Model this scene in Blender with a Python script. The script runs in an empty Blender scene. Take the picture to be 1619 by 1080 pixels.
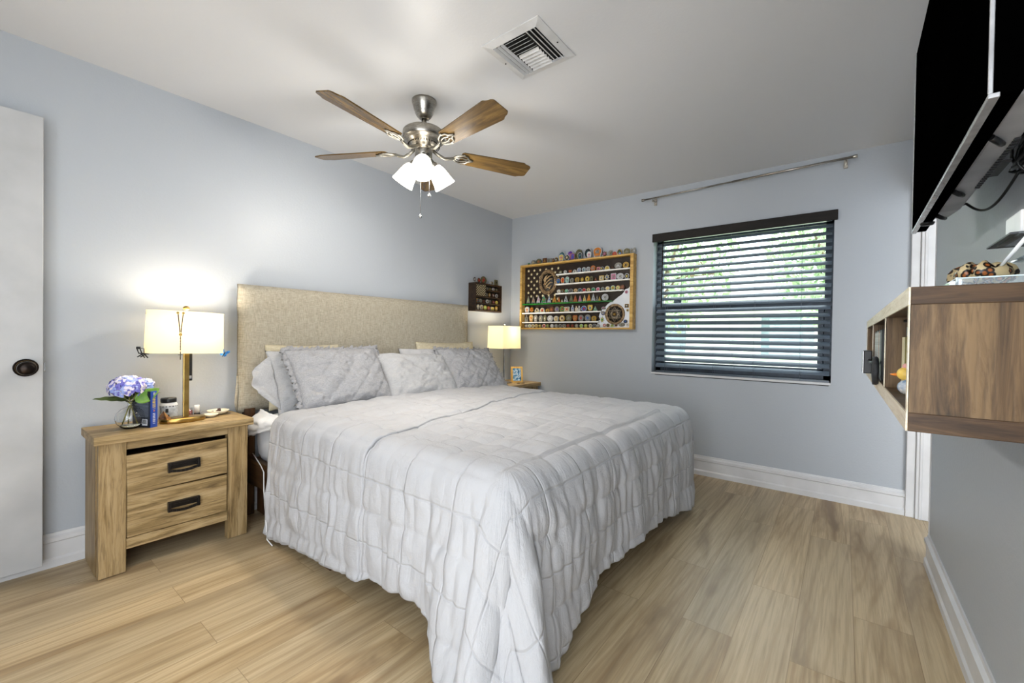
import bpy, bmesh, math, random
from mathutils import Vector, Matrix, noise
random.seed(7)
PI = math.pi
scn = bpy.context.scene
COL = scn.collection
# ---------------------------------------------------------------- camera
F_PX = 672.557
yaw, pitch, roll = math.radians(37.887), math.radians(-0.6644), math.radians(0.8484)
fw = Vector((math.cos(yaw)*math.cos(pitch), math.sin(yaw)*math.cos(pitch), math.sin(pitch)))
rt = Vector((math.sin(yaw), -math.cos(yaw), 0)); up = rt.cross(fw)
r2 = rt*math.cos(roll)+up*math.sin(roll); u2 = -rt*math.sin(roll)+up*math.cos(roll)
cam = bpy.data.cameras.new('camera'); co = bpy.data.objects.new('camera', cam); COL.objects.link(co)
cam.sensor_width = 36; cam.lens = F_PX/1619*36; cam.clip_start = .02
co.matrix_world = Matrix(((r2.x, u2.x, -fw.x, -3.7613), (r2.y, u2.y, -fw.y, -2.9483), (r2.z, u2.z, -fw.z, 1.1249), (0, 0, 0, 1)))
scn.camera = co
# ---------------------------------------------------------------- world, exposure, large lights
scn.view_settings.view_transform = 'Standard'; scn.view_settings.look = 'None'
scn.view_settings.gamma = 1; scn.view_settings.use_curve_mapping = False
scn.view_settings.exposure = 0.36
w = bpy.data.worlds.new('sky'); scn.world = w; w.use_nodes = True
bg = w.node_tree.nodes['Background']; bg.inputs[0].default_value = (.89, .945, 1, 1); bg.inputs[1].default_value = 5.4
def light(name, kind, loc, energy, color, rot=(0, 0, 0), size=None, size_y=None, radius=None, spread=None):
    l = bpy.data.lights.new(name, kind); l.energy = energy; l.color = color
    if size: l.shape = 'RECTANGLE'; l.size = size; l.size_y = size_y or size
    if radius is not None: l.shadow_soft_size = radius
    if kind == 'SPOT': l.spot_size = spread; l.spot_blend = .7
    o = bpy.data.objects.new(name, l); COL.objects.link(o); o.location = loc; o.rotation_euler = rot; return o
sun = light('sun', 'SUN', (4, -4, 6), 9.0, (1, .96, .9), (math.radians(35), math.radians(-22), 0)); sun.data.angle = .02

# ---------------------------------------------------------------- helpers
def link(o, parent=None):
    COL.objects.link(o)
    if parent is not None: o.parent = parent
    return o
def tag(o, label=None, cat=None, group=None, kind=None):
    if label: o['label'] = label
    if cat: o['category'] = cat
    if group: o['group'] = group
    if kind: o['kind'] = kind
    return o
def thing(name, label, cat, loc=(0, 0, 0), rot=(0, 0, 0), group=None):
    o = bpy.data.objects.new(name, None); o.empty_display_size = .05; COL.objects.link(o)
    o.location = loc; o.rotation_euler = rot
    return tag(o, label, cat, group)
def obj(name, bm, mats, parent=None, smooth=False, bevel=0, loc=None, rot=None, sub=0, recalc=True):
    if recalc: bmesh.ops.recalc_face_normals(bm, faces=bm.faces[:])
    me = bpy.data.meshes.new(name); bm.to_mesh(me); bm.free()
    if not isinstance(mats, (list, tuple)): mats = [mats]
    for m in mats: me.materials.append(m)
    if smooth: me.polygons.foreach_set('use_smooth', [True]*len(me.polygons))
    o = bpy.data.objects.new(name, me); link(o, parent)
    if loc is not None: o.location = loc
    if rot is not None: o.rotation_euler = rot
    if bevel:
        b = o.modifiers.new('bevel', 'BEVEL'); b.width = bevel; b.segments = 2; b.limit_method = 'ANGLE'
    if sub:
        s = o.modifiers.new('sub', 'SUBSURF'); s.levels = s.render_levels = sub
    return o
def B(): return bmesh.new()
def box(bm, x0, x1, y0, y1, z0, z1, mi=0, M=None):
    if x0 > x1: x0, x1 = x1, x0
    if y0 > y1: y0, y1 = y1, y0
    if z0 > z1: z0, z1 = z1, z0
    v = [bm.verts.new((M @ Vector(p)) if M else p) for p in ((x0, y0, z0), (x1, y0, z0), (x1, y1, z0), (x0, y1, z0), (x0, y0, z1), (x1, y0, z1), (x1, y1, z1), (x0, y1, z1))]
    for f in ((3, 2, 1, 0), (4, 5, 6, 7), (0, 1, 5, 4), (1, 2, 6, 5), (2, 3, 7, 6), (3, 0, 4, 7)):
        bm.faces.new([v[i] for i in f]).material_index = mi
    return bm
def bx(*a, **k): return box(B(), *a, **k)
def lathe(bm, prof, seg=24, M=None, mi=0, sx=1, sy=1, cap=True):
    rings = []
    for r, z in prof:
        ring = []
        for i in range(seg):
            a = 2*PI*i/seg; p = Vector((r*sx*math.cos(a), r*sy*math.sin(a), z))
            ring.append(bm.verts.new(M @ p if M else p))
        rings.append(ring)
    for a, b in zip(rings, rings[1:]):
        for i in range(seg):
            f = bm.faces.new((a[i], a[(i+1) % seg], b[(i+1) % seg], b[i])); f.material_index = mi; f.smooth = True
    if cap:
        if prof[0][0] > 1e-5: bm.faces.new(rings[0][::-1]).material_index = mi
        if prof[-1][0] > 1e-5: bm.faces.new(rings[-1]).material_index = mi
    return bm
def tube(bm, pts, r, seg=8, mi=0, closed=False, M=None):
    pts = [Vector(p) for p in pts]; n = len(pts); rings = []
    prev = None
    for i, p in enumerate(pts):
        if closed: t = pts[(i+1) % n]-pts[i-1]
        else: t = pts[min(i+1, n-1)]-pts[max(i-1, 0)]
        t.normalize()
        if prev is None:
            ref = Vector((0, 0, 1)) if abs(t.z) < .9 else Vector((1, 0, 0)); a = t.cross(ref).normalized()
        else:
            a = prev-t*prev.dot(t)
            a = a.normalized() if a.length > 1e-6 else t.cross(Vector((0, 0, 1))).normalized()
        prev = a; b = t.cross(a)
        rr = r[i] if isinstance(r, (list, tuple)) else r
        ring = []
        for k in range(seg):
            q = p+(a*math.cos(2*PI*k/seg)+b*math.sin(2*PI*k/seg))*rr
            ring.append(bm.verts.new(M @ q if M else q))
        rings.append(ring)
    R = range(n if closed else n-1)
    for i in R:
        A, C = rings[i], rings[(i+1) % n]
        for k in range(seg):
            f = bm.faces.new((A[k], A[(k+1) % seg], C[(k+1) % seg], C[k])); f.material_index = mi; f.smooth = True
    if not closed:
        bm.faces.new(rings[0][::-1]).material_index = mi; bm.faces.new(rings[-1]).material_index = mi
    return bm
def prism(bm, pts, d0, d1, M=None, mi=0):
    """polygon pts (u, v) placed in local x-z, extruded along local y d0..d1"""
    T = M or Matrix()
    a = [bm.verts.new(T @ Vector((u, d0, v))) for u, v in pts]; b = [bm.verts.new(T @ Vector((u, d1, v))) for u, v in pts]
    bm.faces.new(a).material_index = mi; bm.faces.new(b[::-1]).material_index = mi
    n = len(pts)
    for i in range(n):
        bm.faces.new((a[i], b[i], b[(i+1) % n], a[(i+1) % n])).material_index = mi
    return bm
def sphere(bm, c, r, seg=12, mi=0, sz=1, M=None):
    prof = [(r*math.sin(PI*i/8), -r*sz*math.cos(PI*i/8)) for i in range(9)]
    prof[0] = (1e-6, prof[0][1]); prof[-1] = (1e-6, prof[-1][1])
    T = Matrix.Translation(c)
    return lathe(bm, prof, seg, (M @ T) if M else T, mi, cap=False)
def arc(cx, cy, r, a0, a1, n, ry=None):
    return [(cx+r*math.cos(math.radians(a0+(a1-a0)*i/(n-1))), cy+(ry or r)*math.sin(math.radians(a0+(a1-a0)*i/(n-1)))) for i in range(n)]
def interp(x, tab):
    if x <= tab[0][0]: return tab[0][1]
    for (a, b), (c, d) in zip(tab, tab[1:]):
        if x <= c:
            t = (x-a)/(c-a); t = t*t*(3-2*t); return b+(d-b)*t
    return tab[-1][1]
def sst(a, b, x):
    t = min(1, max(0, (x-a)/(b-a))); return t*t*(3-2*t)
def nz(x, y, z=0): return noise.noise(Vector((x, y, z)))

# ---------------------------------------------------------------- materials
def rgb(h):
    h = h.lstrip('#'); v = [int(h[i:i+2], 16)/255 for i in (0, 2, 4)]
    return tuple(c/12.92 if c <= .04045 else ((c+.055)/1.055)**2.4 for c in v)+(1,)
MC = {}
class NT:
    def __init__(s, m): s.m = m; s.t = m.node_tree; s.b = s.t.nodes['Principled BSDF']
    def n(s, k, **kw):
        n = s.t.nodes.new(k)
        for a, v in kw.items():
            if a.startswith('i_'):
                key = a[2:]; key = int(key) if key.isdigit() else key
                n.inputs[key].default_value = v
            else: setattr(n, a, v)
        return n
    def l(s, a, b): s.t.links.new(a, b)
    def ramp(s, fac, *st):
        r = s.n('ShaderNodeValToRGB'); e = r.color_ramp.elements
        while len(e) < len(st): e.new(.5)
        for x, (p, c) in zip(e, st): x.position = p; x.color = c
        s.l(fac, r.inputs[0]); return r.outputs[0]
    def coords(s, scale=(1, 1, 1), rot=(0, 0, 0)):
        c = s.n('ShaderNodeTexCoord'); m = s.n('ShaderNodeMapping'); m.inputs['Scale'].default_value = scale; m.inputs['Rotation'].default_value = rot
        s.l(c.outputs['Object'], m.inputs[0]); return m.outputs[0]
    def noise(s, vec, scale, detail=3, rough=.5, dist=0):
        n = s.n('ShaderNodeTexNoise'); n.inputs['Scale'].default_value = scale; n.inputs['Detail'].default_value = detail
        n.inputs['Roughness'].default_value = rough; n.inputs['Distortion'].default_value = dist
        s.l(vec, n.inputs['Vector']); return n.outputs['Fac']
    def mix(s, f, a, b, mode='MIX'):
        m = s.n('ShaderNodeMix', data_type='RGBA', blend_type=mode)
        for sock, v in ((m.inputs[0], f), (m.inputs[6], a), (m.inputs[7], b)):
            if hasattr(v, 'links'): s.l(v, sock)
            else: sock.default_value = v
        return m.outputs[2]
    def math(s, op, a, b=0.0):
        m = s.n('ShaderNodeMath', operation=op)
        for sock, v in ((m.inputs[0], a), (m.inputs[1], b)):
            if hasattr(v, 'links'): s.l(v, sock)
            else: sock.default_value = v
        return m.outputs[0]
    def bump(s, h, strength=.3, dist=.01):
        b = s.n('ShaderNodeBump'); b.inputs['Strength'].default_value = strength; b.inputs['Distance'].default_value = dist
        s.l(h, b.inputs['Height']); s.l(b.outputs[0], s.b.inputs['Normal'])
def base(name, rough=.5, metal=0, spec=None):
    m = bpy.data.materials.new(name); m.use_nodes = True; t = NT(m)
    t.b.inputs['Roughness'].default_value = rough; t.b.inputs['Metallic'].default_value = metal
    if spec is not None: t.b.inputs['Specular IOR Level'].default_value = spec
    return t
def plain(name, c, c2=None, scale=20, rough=.5, metal=0, bump=0, spec=None, stretch=(1, 1, 1)):
    """procedural: two close tones mixed by noise, optional bump"""
    if name in MC: return MC[name]
    t = base(name, rough, metal, spec); v = t.coords(stretch); f = t.noise(v, scale, 4)
    c = rgb(c) if isinstance(c, str) else c
    c2 = (rgb(c2) if isinstance(c2, str) else c2) or tuple(x*.86 for x in c[:3])+(1,)
    t.l(t.ramp(f, (.35, c2), (.65, c)), t.b.inputs['Base Color'])
    if bump: t.bump(f, bump, .004)
    MC[name] = t.m; return t.m
def wood(name, c1, c2, c3, axis='x', scale=1, rough=.45, bump=.15):
    t = base(name, rough, spec=.3)
    S = {'x': (1.8, 22, 22), 'y': (22, 1.8, 22), 'z': (22, 22, 1.8)}[axis]
    v = t.coords(tuple(a*scale for a in S))
    warp = t.noise(t.coords(tuple(a*scale*.35 for a in S)), 1.6, 3)
    f = t.noise(v, 1.4, 8, .68, .9)
    g = t.noise(t.coords(tuple(a*scale*4 for a in S)), 1.5, 3, .6, .3)
    col = t.ramp(f, (.34, rgb(c3)), (.46, rgb(c2)), (.58, rgb(c1)))
    col = t.mix(t.math('MULTIPLY', t.ramp(warp, (.38, (0, 0, 0, 1)), (.7, (1, 1, 1, 1))), .55), col, rgb(c2))
    col = t.mix(t.math('MULTIPLY', t.ramp(g, (.3, (1, 1, 1, 1)), (.5, (0, 0, 0, 1))), .45), col, rgb(c3))
    t.l(col, t.b.inputs['Base Color']); t.bump(g, bump, .003)
    return t.m
def floor_mat():
    t = base('oak_planks', .38, spec=.35)
    tc = t.n('ShaderNodeTexCoord'); br = t.n('ShaderNodeTexBrick')
    br.offset = .37; br.inputs['Scale'].default_value = 1; br.inputs['Brick Width'].default_value = 1.22; br.inputs['Row Height'].default_value = .182
    br.inputs['Mortar Size'].default_value = .0012; br.inputs['Mortar Smooth'].default_value = .3
    br.inputs['Color1'].default_value = (0, 0, 0, 1); br.inputs['Color2'].default_value = (1, 1, 1, 1); br.inputs['Mortar'].default_value = (.5, .5, .5, 1)
    mp = t.n('ShaderNodeMapping'); mp.inputs['Location'].default_value = (.31, .09, 0)
    t.l(tc.outputs['Object'], mp.inputs[0]); t.l(mp.outputs[0], br.inputs['Vector'])
    sep = t.n('ShaderNodeSeparateColor'); t.l(br.outputs['Color'], sep.inputs[0]); rnd = sep.outputs[0]
    off = t.n('ShaderNodeCombineXYZ'); t.l(t.math('MULTIPLY', rnd, 37), off.inputs[0]); t.l(t.math('MULTIPLY', rnd, 11), off.inputs[1])
    va = t.n('ShaderNodeVectorMath', operation='ADD'); t.l(tc.outputs['Object'], va.inputs[0]); t.l(off.outputs[0], va.inputs[1])
    def vec(s):
        m = t.n('ShaderNodeMapping'); m.inputs['Scale'].default_value = s; t.l(va.outputs[0], m.inputs[0]); return m.outputs[0]
    big = t.noise(vec((.9, 7, 1)), 1.3, 4, .55, .8)
    w = t.n('ShaderNodeTexWave', wave_type='RINGS', rings_direction='SPHERICAL'); w.inputs['Scale'].default_value = 1.4; w.inputs['Distortion'].default_value = 7
    w.inputs['Detail'].default_value = 3; w.inputs['Detail Scale'].default_value = .8; t.l(vec((.55, 5.5, 1)), w.inputs['Vector'])
    fine = t.noise(vec((2.2, 75, 1)), 1.5, 5, .65, .3)
    col = t.ramp(big, (.30, rgb('#886E4E')), (.42, rgb('#B39A74')), (.56, rgb('#CBB48E')))
    col = t.mix(t.math('MULTIPLY', t.ramp(w.outputs['Fac'], (.0, (1, 1, 1, 1)), (.30, (0, 0, 0, 1))), .30), col, rgb('#8A683E'))
    col = t.mix(t.math('MULTIPLY', t.ramp(fine, (.36, (1, 1, 1, 1)), (.56, (0, 0, 0, 1))), .42), col, rgb('#86704F'))
    col = t.mix(t.math('MULTIPLY', rnd, .38), col, rgb('#A89A80'), 'MIX')
    # knots
    vo = t.n('ShaderNodeTexVoronoi'); vo.inputs['Scale'].default_value = 1; t.l(vec((1.1, 3.6, 1)), vo.inputs['Vector'])
    kn = t.ramp(vo.outputs['Distance'], (.03, (1, 1, 1, 1)), (.13, (0, 0, 0, 1)))
    col = t.mix(t.math('MULTIPLY', kn, .8), col, rgb('#6E4E2E'))
    col = t.mix(t.math('MULTIPLY', br.outputs['Fac'], .55), col, rgb('#6B5233'))
    t.l(col, t.b.inputs['Base Color']); t.bump(fine, .12, .002)
    return t.m
def wall_mat(name, c, bump=.25):
    t = base(name, .42, spec=.35); v = t.coords()
    a = t.noise(v, 75, 4, .6); b = t.noise(v, 1.2, 2)
    c = rgb(c); t.l(t.ramp(b, (.3, tuple(x*.97 for x in c[:3])+(1,)), (.7, c)), t.b.inputs['Base Color'])
    t.bump(a, bump, .004); return t.m
def fabric(name, c, c2, scale=500, bump=.3, rough=.9, crinkle=0):
    t = base(name, rough, spec=.15); v = t.coords()
    a = t.noise(t.coords((1, 1, .12)), scale, 2, .7); b = t.noise(t.coords((.12, .12, 1)), scale, 2, .7)
    h = t.math('ADD', a, b)
    big = t.noise(v, 3, 3)
    col = t.ramp(t.math('MULTIPLY', h, .5), (.36, rgb(c2)), (.6, rgb(c)))
    t.l(col, t.b.inputs['Base Color'])
    if crinkle:
        cr = t.noise(t.coords((1, 1, .45)), 26, 5, .6, 1.2); h = t.math('ADD', t.math('MULTIPLY', h, .08), t.math('MULTIPLY', cr, crinkle))
    t.bump(h, bump, .004); return t.m
def glass(name, c=(1, 1, 1, 1), rough=0, alpha=None):
    t = base(name, rough); t.b.inputs['Base Color'].default_value = c; t.b.inputs['Transmission Weight'].default_value = 1; t.b.inputs['IOR'].default_value = 1.45
    return t.m
def clear(name, tint=(1, 1, 1, 1), refl=.1):
    """thin sheet glass / acrylic"""
    m = bpy.data.materials.new(name); m.use_nodes = True; nt = m.node_tree; nt.nodes.clear()
    o = nt.nodes.new('ShaderNodeOutputMaterial'); mx = nt.nodes.new('ShaderNodeMixShader'); tr = nt.nodes.new('ShaderNodeBsdfTransparent'); gl = nt.nodes.new('ShaderNodeBsdfGlossy')
    tr.inputs[0].default_value = tint; gl.inputs['Roughness'].default_value = .03
    fr = nt.nodes.new('ShaderNodeLayerWeight'); fr.inputs[0].default_value = .25
    mt = nt.nodes.new('ShaderNodeMath'); mt.operation = 'MULTIPLY_ADD'; mt.inputs[1].default_value = .6; mt.inputs[2].default_value = refl
    nt.links.new(fr.outputs['Facing'], mt.inputs[0]); nt.links.new(mt.outputs[0], mx.inputs[0]); nt.links.new(tr.outputs[0], mx.inputs[1]); nt.links.new(gl.outputs[0], mx.inputs[2]); nt.links.new(mx.outputs[0], o.inputs[0])
    return m
def emit(name, c, s):
    t = base(name, .5); t.b.inputs['Base Color'].default_value = c; t.b.inputs['Emission Color'].default_value = c; t.b.inputs['Emission Strength'].default_value = s; return t.m
def shade_mat(name, c, em):
    """lit translucent lamp shade cloth"""
    m = bpy.data.materials.new(name); m.use_nodes = True; nt = m.node_tree; nt.nodes.clear()
    o = nt.nodes.new('ShaderNodeOutputMaterial'); mx = nt.nodes.new('ShaderNodeMixShader'); d = nt.nodes.new('ShaderNodeBsdfDiffuse'); tr = nt.nodes.new('ShaderNodeBsdfTranslucent')
    n = nt.nodes.new('ShaderNodeTexNoise'); n.inputs['Scale'].default_value = 300; r = nt.nodes.new('ShaderNodeValToRGB')
    r.color_ramp.elements[0].color = tuple(x*.93 for x in c[:3])+(1,); r.color_ramp.elements[1].color = c
    nt.links.new(n.outputs['Fac'], r.inputs[0]); nt.links.new(r.outputs[0], d.inputs[0]); nt.links.new(r.outputs[0], tr.inputs[0]); mx.inputs[0].default_value = .14
    nt.links.new(d.outputs[0], mx.inputs[1]); nt.links.new(tr.outputs[0], mx.inputs[2])
    e = nt.nodes.new('ShaderNodeEmission'); e.inputs[0].default_value = c; e.inputs[1].default_value = em; ad = nt.nodes.new('ShaderNodeAddShader')
    nt.links.new(mx.outputs[0], ad.inputs[0]); nt.links.new(e.outputs[0], ad.inputs[1]); nt.links.new(ad.outputs[0], o.inputs[0]); return m

m_wall = wall_mat('painted_wall', '#A9AEB4'); m_ceil = wall_mat('painted_ceiling', '#CDCED0', .15)
m_floor = floor_mat()
m_trim = plain('white_trim_paint', '#CFCFD0', '#C4C4C5', 6, .35)
m_door = plain('white_door_paint', '#B4B5B6', '#A8A9AA', 5, .38)
m_oak = wood('rustic_oak', '#AE966F', '#8E764F', '#4C3B26', 'z'); m_oakh = wood('rustic_oak_horizontal', '#B29A72', '#927A52', '#52422A', 'x')
m_shelfv = wood('weathered_oak_panel', '#866C4C', '#604A32', '#32261A', 'z', .9); m_shelfh = wood('weathered_oak_board', '#624A32', '#483422', '#2C2014', 'y')
m_shelff = wood('pale_oak_edge', '#F0E6D2', '#DED0B8', '#C0AE90', 'x', .8, .35)
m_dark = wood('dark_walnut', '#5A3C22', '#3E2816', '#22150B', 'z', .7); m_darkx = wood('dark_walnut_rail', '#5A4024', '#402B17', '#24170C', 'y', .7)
m_pine = wood('yellow_pine', '#D6B26A', '#C29A52', '#9A7434', 'y', 1); m_pinez = wood('yellow_pine_upright', '#D0AE68', '#BC9650', '#967236', 'z', 1)
m_linen = fabric('beige_linen', '#ABA494', '#8C8576', 230, .5)
m_cotton = fabric('white_microfibre', '#BFBFC1', '#B4B4B7', 700, .22, .8, 1.0)
def comforter_mat():
    t = base('white_microfibre', .8, spec=.15); c1, c2 = rgb('#B9B9BB'), rgb('#AFAFB2')
    uv = t.n('ShaderNodeUVMap', uv_map='cloth'); ru = t.n('ShaderNodeUVMap', uv_map='run')
    def mp(src, s):
        m = t.n('ShaderNodeMapping'); m.inputs['Scale'].default_value = s; t.l(src.outputs[0], m.inputs[0]); return m.outputs[0]
    f = t.noise(mp(uv, (1, 1, 1)), 420, 3, .7); t.l(t.ramp(f, (.3, c2), (.7, c1)), t.b.inputs['Base Color'])
    sep = t.n('ShaderNodeSeparateXYZ'); t.l(uv.outputs[0], sep.inputs[0])
    def seam(s):
        x = t.math('FRACT', t.math('MULTIPLY', s, 1.0)); d = t.math('ABSOLUTE', t.math('SUBTRACT', x, .5)); return t.math('SUBTRACT', .5, d)
    sa, sb = seam(sep.outputs[0]), seam(sep.outputs[1]); dd = t.math('MINIMUM', sa, sb)
    line = t.ramp(dd, (.0, (0, 0, 0, 1)), (.022, (.75, .75, .75, 1)), (.10, (1, 1, 1, 1)))
    near = t.ramp(dd, (.0, (1, 1, 1, 1)), (.45, (.35, .35, .35, 1)))
    fold = t.noise(mp(ru, (17, 3.0, 1)), 1, 4, .62, .8); fine = t.noise(mp(ru, (46, 9, 1)), 1, 4, .6, .9); cr = t.noise(mp(uv, (5, 5, 1)), 2.2, 6, .62, 1.4)
    h = t.math('ADD', t.math('MULTIPLY', line, .95), t.math('MULTIPLY', t.math('ADD', t.math('MULTIPLY', fold, 1.1), t.math('ADD', t.math('MULTIPLY', fine, .38), t.math('MULTIPLY', cr, .5))), near))
    t.bump(h, .48, .015); return t.m
m_comf = comforter_mat()
m_sheet = fabric('pale_grey_sheet', '#D2D3D6', '#C6C8CC', 700, .1, .85, .4)
m_sham = fabric('grey_quilted_cotton', '#A6A6A8', '#8C8C8F', 400, .55, .9, 1.5); m_pillow = fabric('light_grey_cotton', '#B4B4B5', '#A2A2A4', 420, .4, .9, 1.1)
m_beige = fabric('beige_cotton', '#C4BBA2', '#AAA08A', 300, .3)
m_nickel = plain('brushed_nickel', '#B4AFA6', '#8C877E', 60, .28, 1, stretch=(1, 1, 8)); m_chrome = plain('chrome', '#C8C8C8', '#A8A8A8', 12, .15, 1)
m_brass = plain('antique_brass', '#B89A5C', '#94783F', 15, .28, 1); m_black = plain('black_plastic', '#121214', '#0A0A0B', 30, .4)
m_bronze = plain('dark_bronze', '#2A211C', '#15100D', 40, .35, .8)
m_screen = plain('black_screen', '#020202', '#010101', 3, .6, spec=.02); m_screen.node_tree.nodes['Principled BSDF'].inputs['IOR'].default_value = 1.0
m_tvgrey = plain('grey_tv_plastic', '#A2A2A4', '#868689', 8, .35); m_silver = plain('silver_edge', '#D0D0D2', '#B0B0B2', 20, .25, .6)
m_white = plain('white_plastic', '#E8E8E8', '#DCDCDC', 10, .3)
m_acryl = clear('clear_acrylic', (.93, .98, 1, 1), .16)
# ---------------------------------------------------------------- room shell
S = dict(kind='structure')
XB, YC, H = -4.8, -3.31, 2.44
WY0, WY1, WZ0, WZ1 = -2.885, -1.603, .83, 2.03      # window opening
DX = -.78                                           # end of the right wall, opening beyond it
tag(obj('floor', bx(XB, .2, -4.4, .15, -.1, 0), m_floor), **S)
tag(obj('ceiling', bx(XB, .2, -4.4, .15, H, H+.1), m_ceil), **S)
tag(obj('wall_left', bx(XB, .2, 0, .15, 0, H), m_wall), **S)
b = B()
box(b, 0, .2, WY1, 0, 0, H); box(b, 0, .2, -4.4, WY0, 0, H); box(b, 0, .2, WY0, WY1, 0, WZ0); box(b, 0, .2, WY0, WY1, WZ1, H)
tag(obj('wall_back', b, m_wall), **S)
b = B(); box(b, -3.85, DX, YC-.13, YC, 0, H); box(b, XB, -3.85, YC-.13, YC, 2.1, H); box(b, DX, 0, YC-.13, YC, 2.08, H)  # unseen opening at the camera end is added to let sky light in
tag(obj('wall_right', b, m_wall), **S)
b = B(); box(b, XB-.12, XB, YC-.13, .15, 2.3, H); box(b, XB-.12, XB, -1.9, .15, 0, 2.3); box(b, XB-.12, XB, YC-.13, -3.2, 0, 2.3)  # unseen wall; its opening is placed to let sky light into the room
tag(obj('wall_front', b, m_wall), **S)
tag(obj('wall_closet', bx(-1.4, 0, -4.4, -4.3, 0, H), m_wall), **S)
BP = [(0, 0), (-.019, 0), (-.019, .035), (-.012, .045), (-.012, .115), (-.019, .122), (-.019, .138), (-.008, .148), (-.006, .16), (0, .16)]
def skirting(name, p0, p1, nrm):
    """profile swept p0->p1; nrm = direction into the room"""
    bm = B(); rings = []
    for p in (p0, p1):
        rings.append([bm.verts.new((p[0]-u*nrm[0]*1.0, p[1]-u*nrm[1]*1.0, v)) for u, v in BP])
    n = len(BP)
    for i in range(n): bm.faces.new((rings[0][i], rings[0][(i+1) % n], rings[1][(i+1) % n], rings[1][i]))
    bm.faces.new(rings[0]); bm.faces.new(rings[1])
    tag(obj(name, bm, m_trim), **S)
skirting('baseboard_left', (XB, 0), (0, 0), (0, -1))
skirting('baseboard_back', (0, -.02), (0, -3.285), (-1, 0))
skirting('baseboard_right', (DX, YC), (-3.85, YC), (0, 1))
b = B()                                              # casing and jamb of the opening in the right wall
box(b, -.03, 0, -3.33, -3.285, 0, 2.12); box(b, -.045, 0, -3.45, -3.33, 0, 2.08); box(b, -.052, -.03, -3.36, -3.345, 0, 2.08); box(b, -.052, -.03, -3.43, -3.415, 0, 2.08)
tag(obj('trim_1', b, m_trim, bevel=.004), **S)
tag(obj('trim_2', bx(DX, DX+.012, YC-.13, YC+.004, 0, 2.08), m_trim, bevel=.002), **S)

# window: bronze single hung frame, two panes
m_wframe = plain('blue_grey_metal', '#38424E', '#2C343E', 14, .4, .3)
wf = B(); X0, X1 = .10, .15
box(wf, X0, X1, WY0, WY0+.05, WZ0, WZ1); box(wf, X0, X1, WY1-.05, WY1, WZ0, WZ1); box(wf, X0, X1, WY0, WY1, WZ0, WZ0+.05); box(wf, X0, X1, WY0, WY1, WZ1-.05, WZ1)
box(wf, X0-.02, X1, WY0, WY1, 1.375, 1.43)
box(wf, X0-.02, X0+.02, WY0+.05, WY0+.085, WZ0+.05, 1.375); box(wf, X0-.02, X0+.02, WY1-.085, WY1-.05, WZ0+.05, 1.375); box(wf, X0-.02, X0+.02, WY0+.05, WY1-.05, WZ0+.05, WZ0+.09)
win = tag(obj('window_1', wf, m_wframe, bevel=.003), **S)
gl = clear('window_glass', (.9, .95, .96, 1), .05)
obj('window_pane', bx(.123, .127, WY0+.05, WY1-.05, 1.43, WZ1-.05), gl, win)
obj('window_pane', bx(.103, .107, WY0+.085, WY1-.085, WZ0+.09, 1.375), gl, win)
obj('window_sill', bx(-.012, .10, WY0, WY1, WZ0-.018, WZ0), m_trim, win, bevel=.003)
s = lathe(B(), [(.034, 0), (.034, .001)], 20, Matrix.Translation((.099, -1.79, 1.452)) @ Matrix.Rotation(PI/2, 4, 'Y'))
obj('sticker', s, plain('alarm_sticker', '#9FB0B8', '#2E4658', 90, .5), win)

# door leaf folded back against the left wall
dr = thing('door_1', None, None, (-3.545, -.09, .045)); dr['kind'] = 'structure'
obj('door_panel', bx(-.82, 0, 0, .036, 0, 2.035), m_door, dr, bevel=.003)
k = B(); T = Matrix.Translation((-.052, 0, .91)) @ Matrix.Rotation(PI/2, 4, 'X')
lathe(k, [(.039, 0), (.039, .006), (.03, .011), (.014, .013), (.012, .03), (.022, .038), (.03, .05), (.0285, .062), (.018, .069), (1e-5, .07)], 28, T)
kn = obj('door_knob', k, m_bronze, dr)
obj('knob_ring', lathe(B(), [(.031, .0112), (.0322, .0125), (.031, .014)], 28, T, cap=False), m_brass, kn)
obj('door_latch', bx(0, .009, .009, .027, .89, .93), m_chrome, dr, bevel=.002)

# ---------------------------------------------------------------- ceiling vent
V0, V1, U0, U1 = -2.325, -2.015, -1.94, -1.632
vent = thing('ceiling_vent', 'white square metal air vent with angled louvres in the ceiling', 'vent', ((V0+V1)/2, (U0+U1)/2, H))
m_vent = plain('white_vent_paint', '#CFCFCF', '#BEBEBE', 9, .35)
hx, hy = (V1-V0)/2, (U1-U0)/2
b = B()
for sx, sy in ((1, 0), (-1, 0), (0, 1), (0, -1)):
    o1, i1 = .0, .036
    if sx: q = [(sx*hx, -hy), (sx*hx, hy), (sx*(hx-i1), hy-i1), (sx*(hx-i1), -hy+i1)]
    else: q = [(-hx, sy*hy), (hx, sy*hy), (hx-i1, sy*(hy-i1)), (-hx+i1, sy*(hy-i1))]
    lo = [b.verts.new((q[0][0], q[0][1], -.004)), b.verts.new((q[1][0], q[1][1], -.004)), b.verts.new((q[2][0], q[2][1], -.012)), b.verts.new((q[3][0], q[3][1], -.012))]
    hi = [b.verts.new((x, y, 0)) for x, y in q]
    b.faces.new(lo); b.faces.new(hi)
    for i in range(4): b.faces.new((lo[i], lo[(i+1) % 4], hi[(i+1) % 4], hi[i]))
obj('vent_frame', b, m_vent, vent)
obj('duct_back', bx(-hx+.036, hx-.036, -hy+.036, hy-.036, -.0015, 0), plain('black_duct', '#0A0A0A', '#050505', 5, .9), vent)
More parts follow.
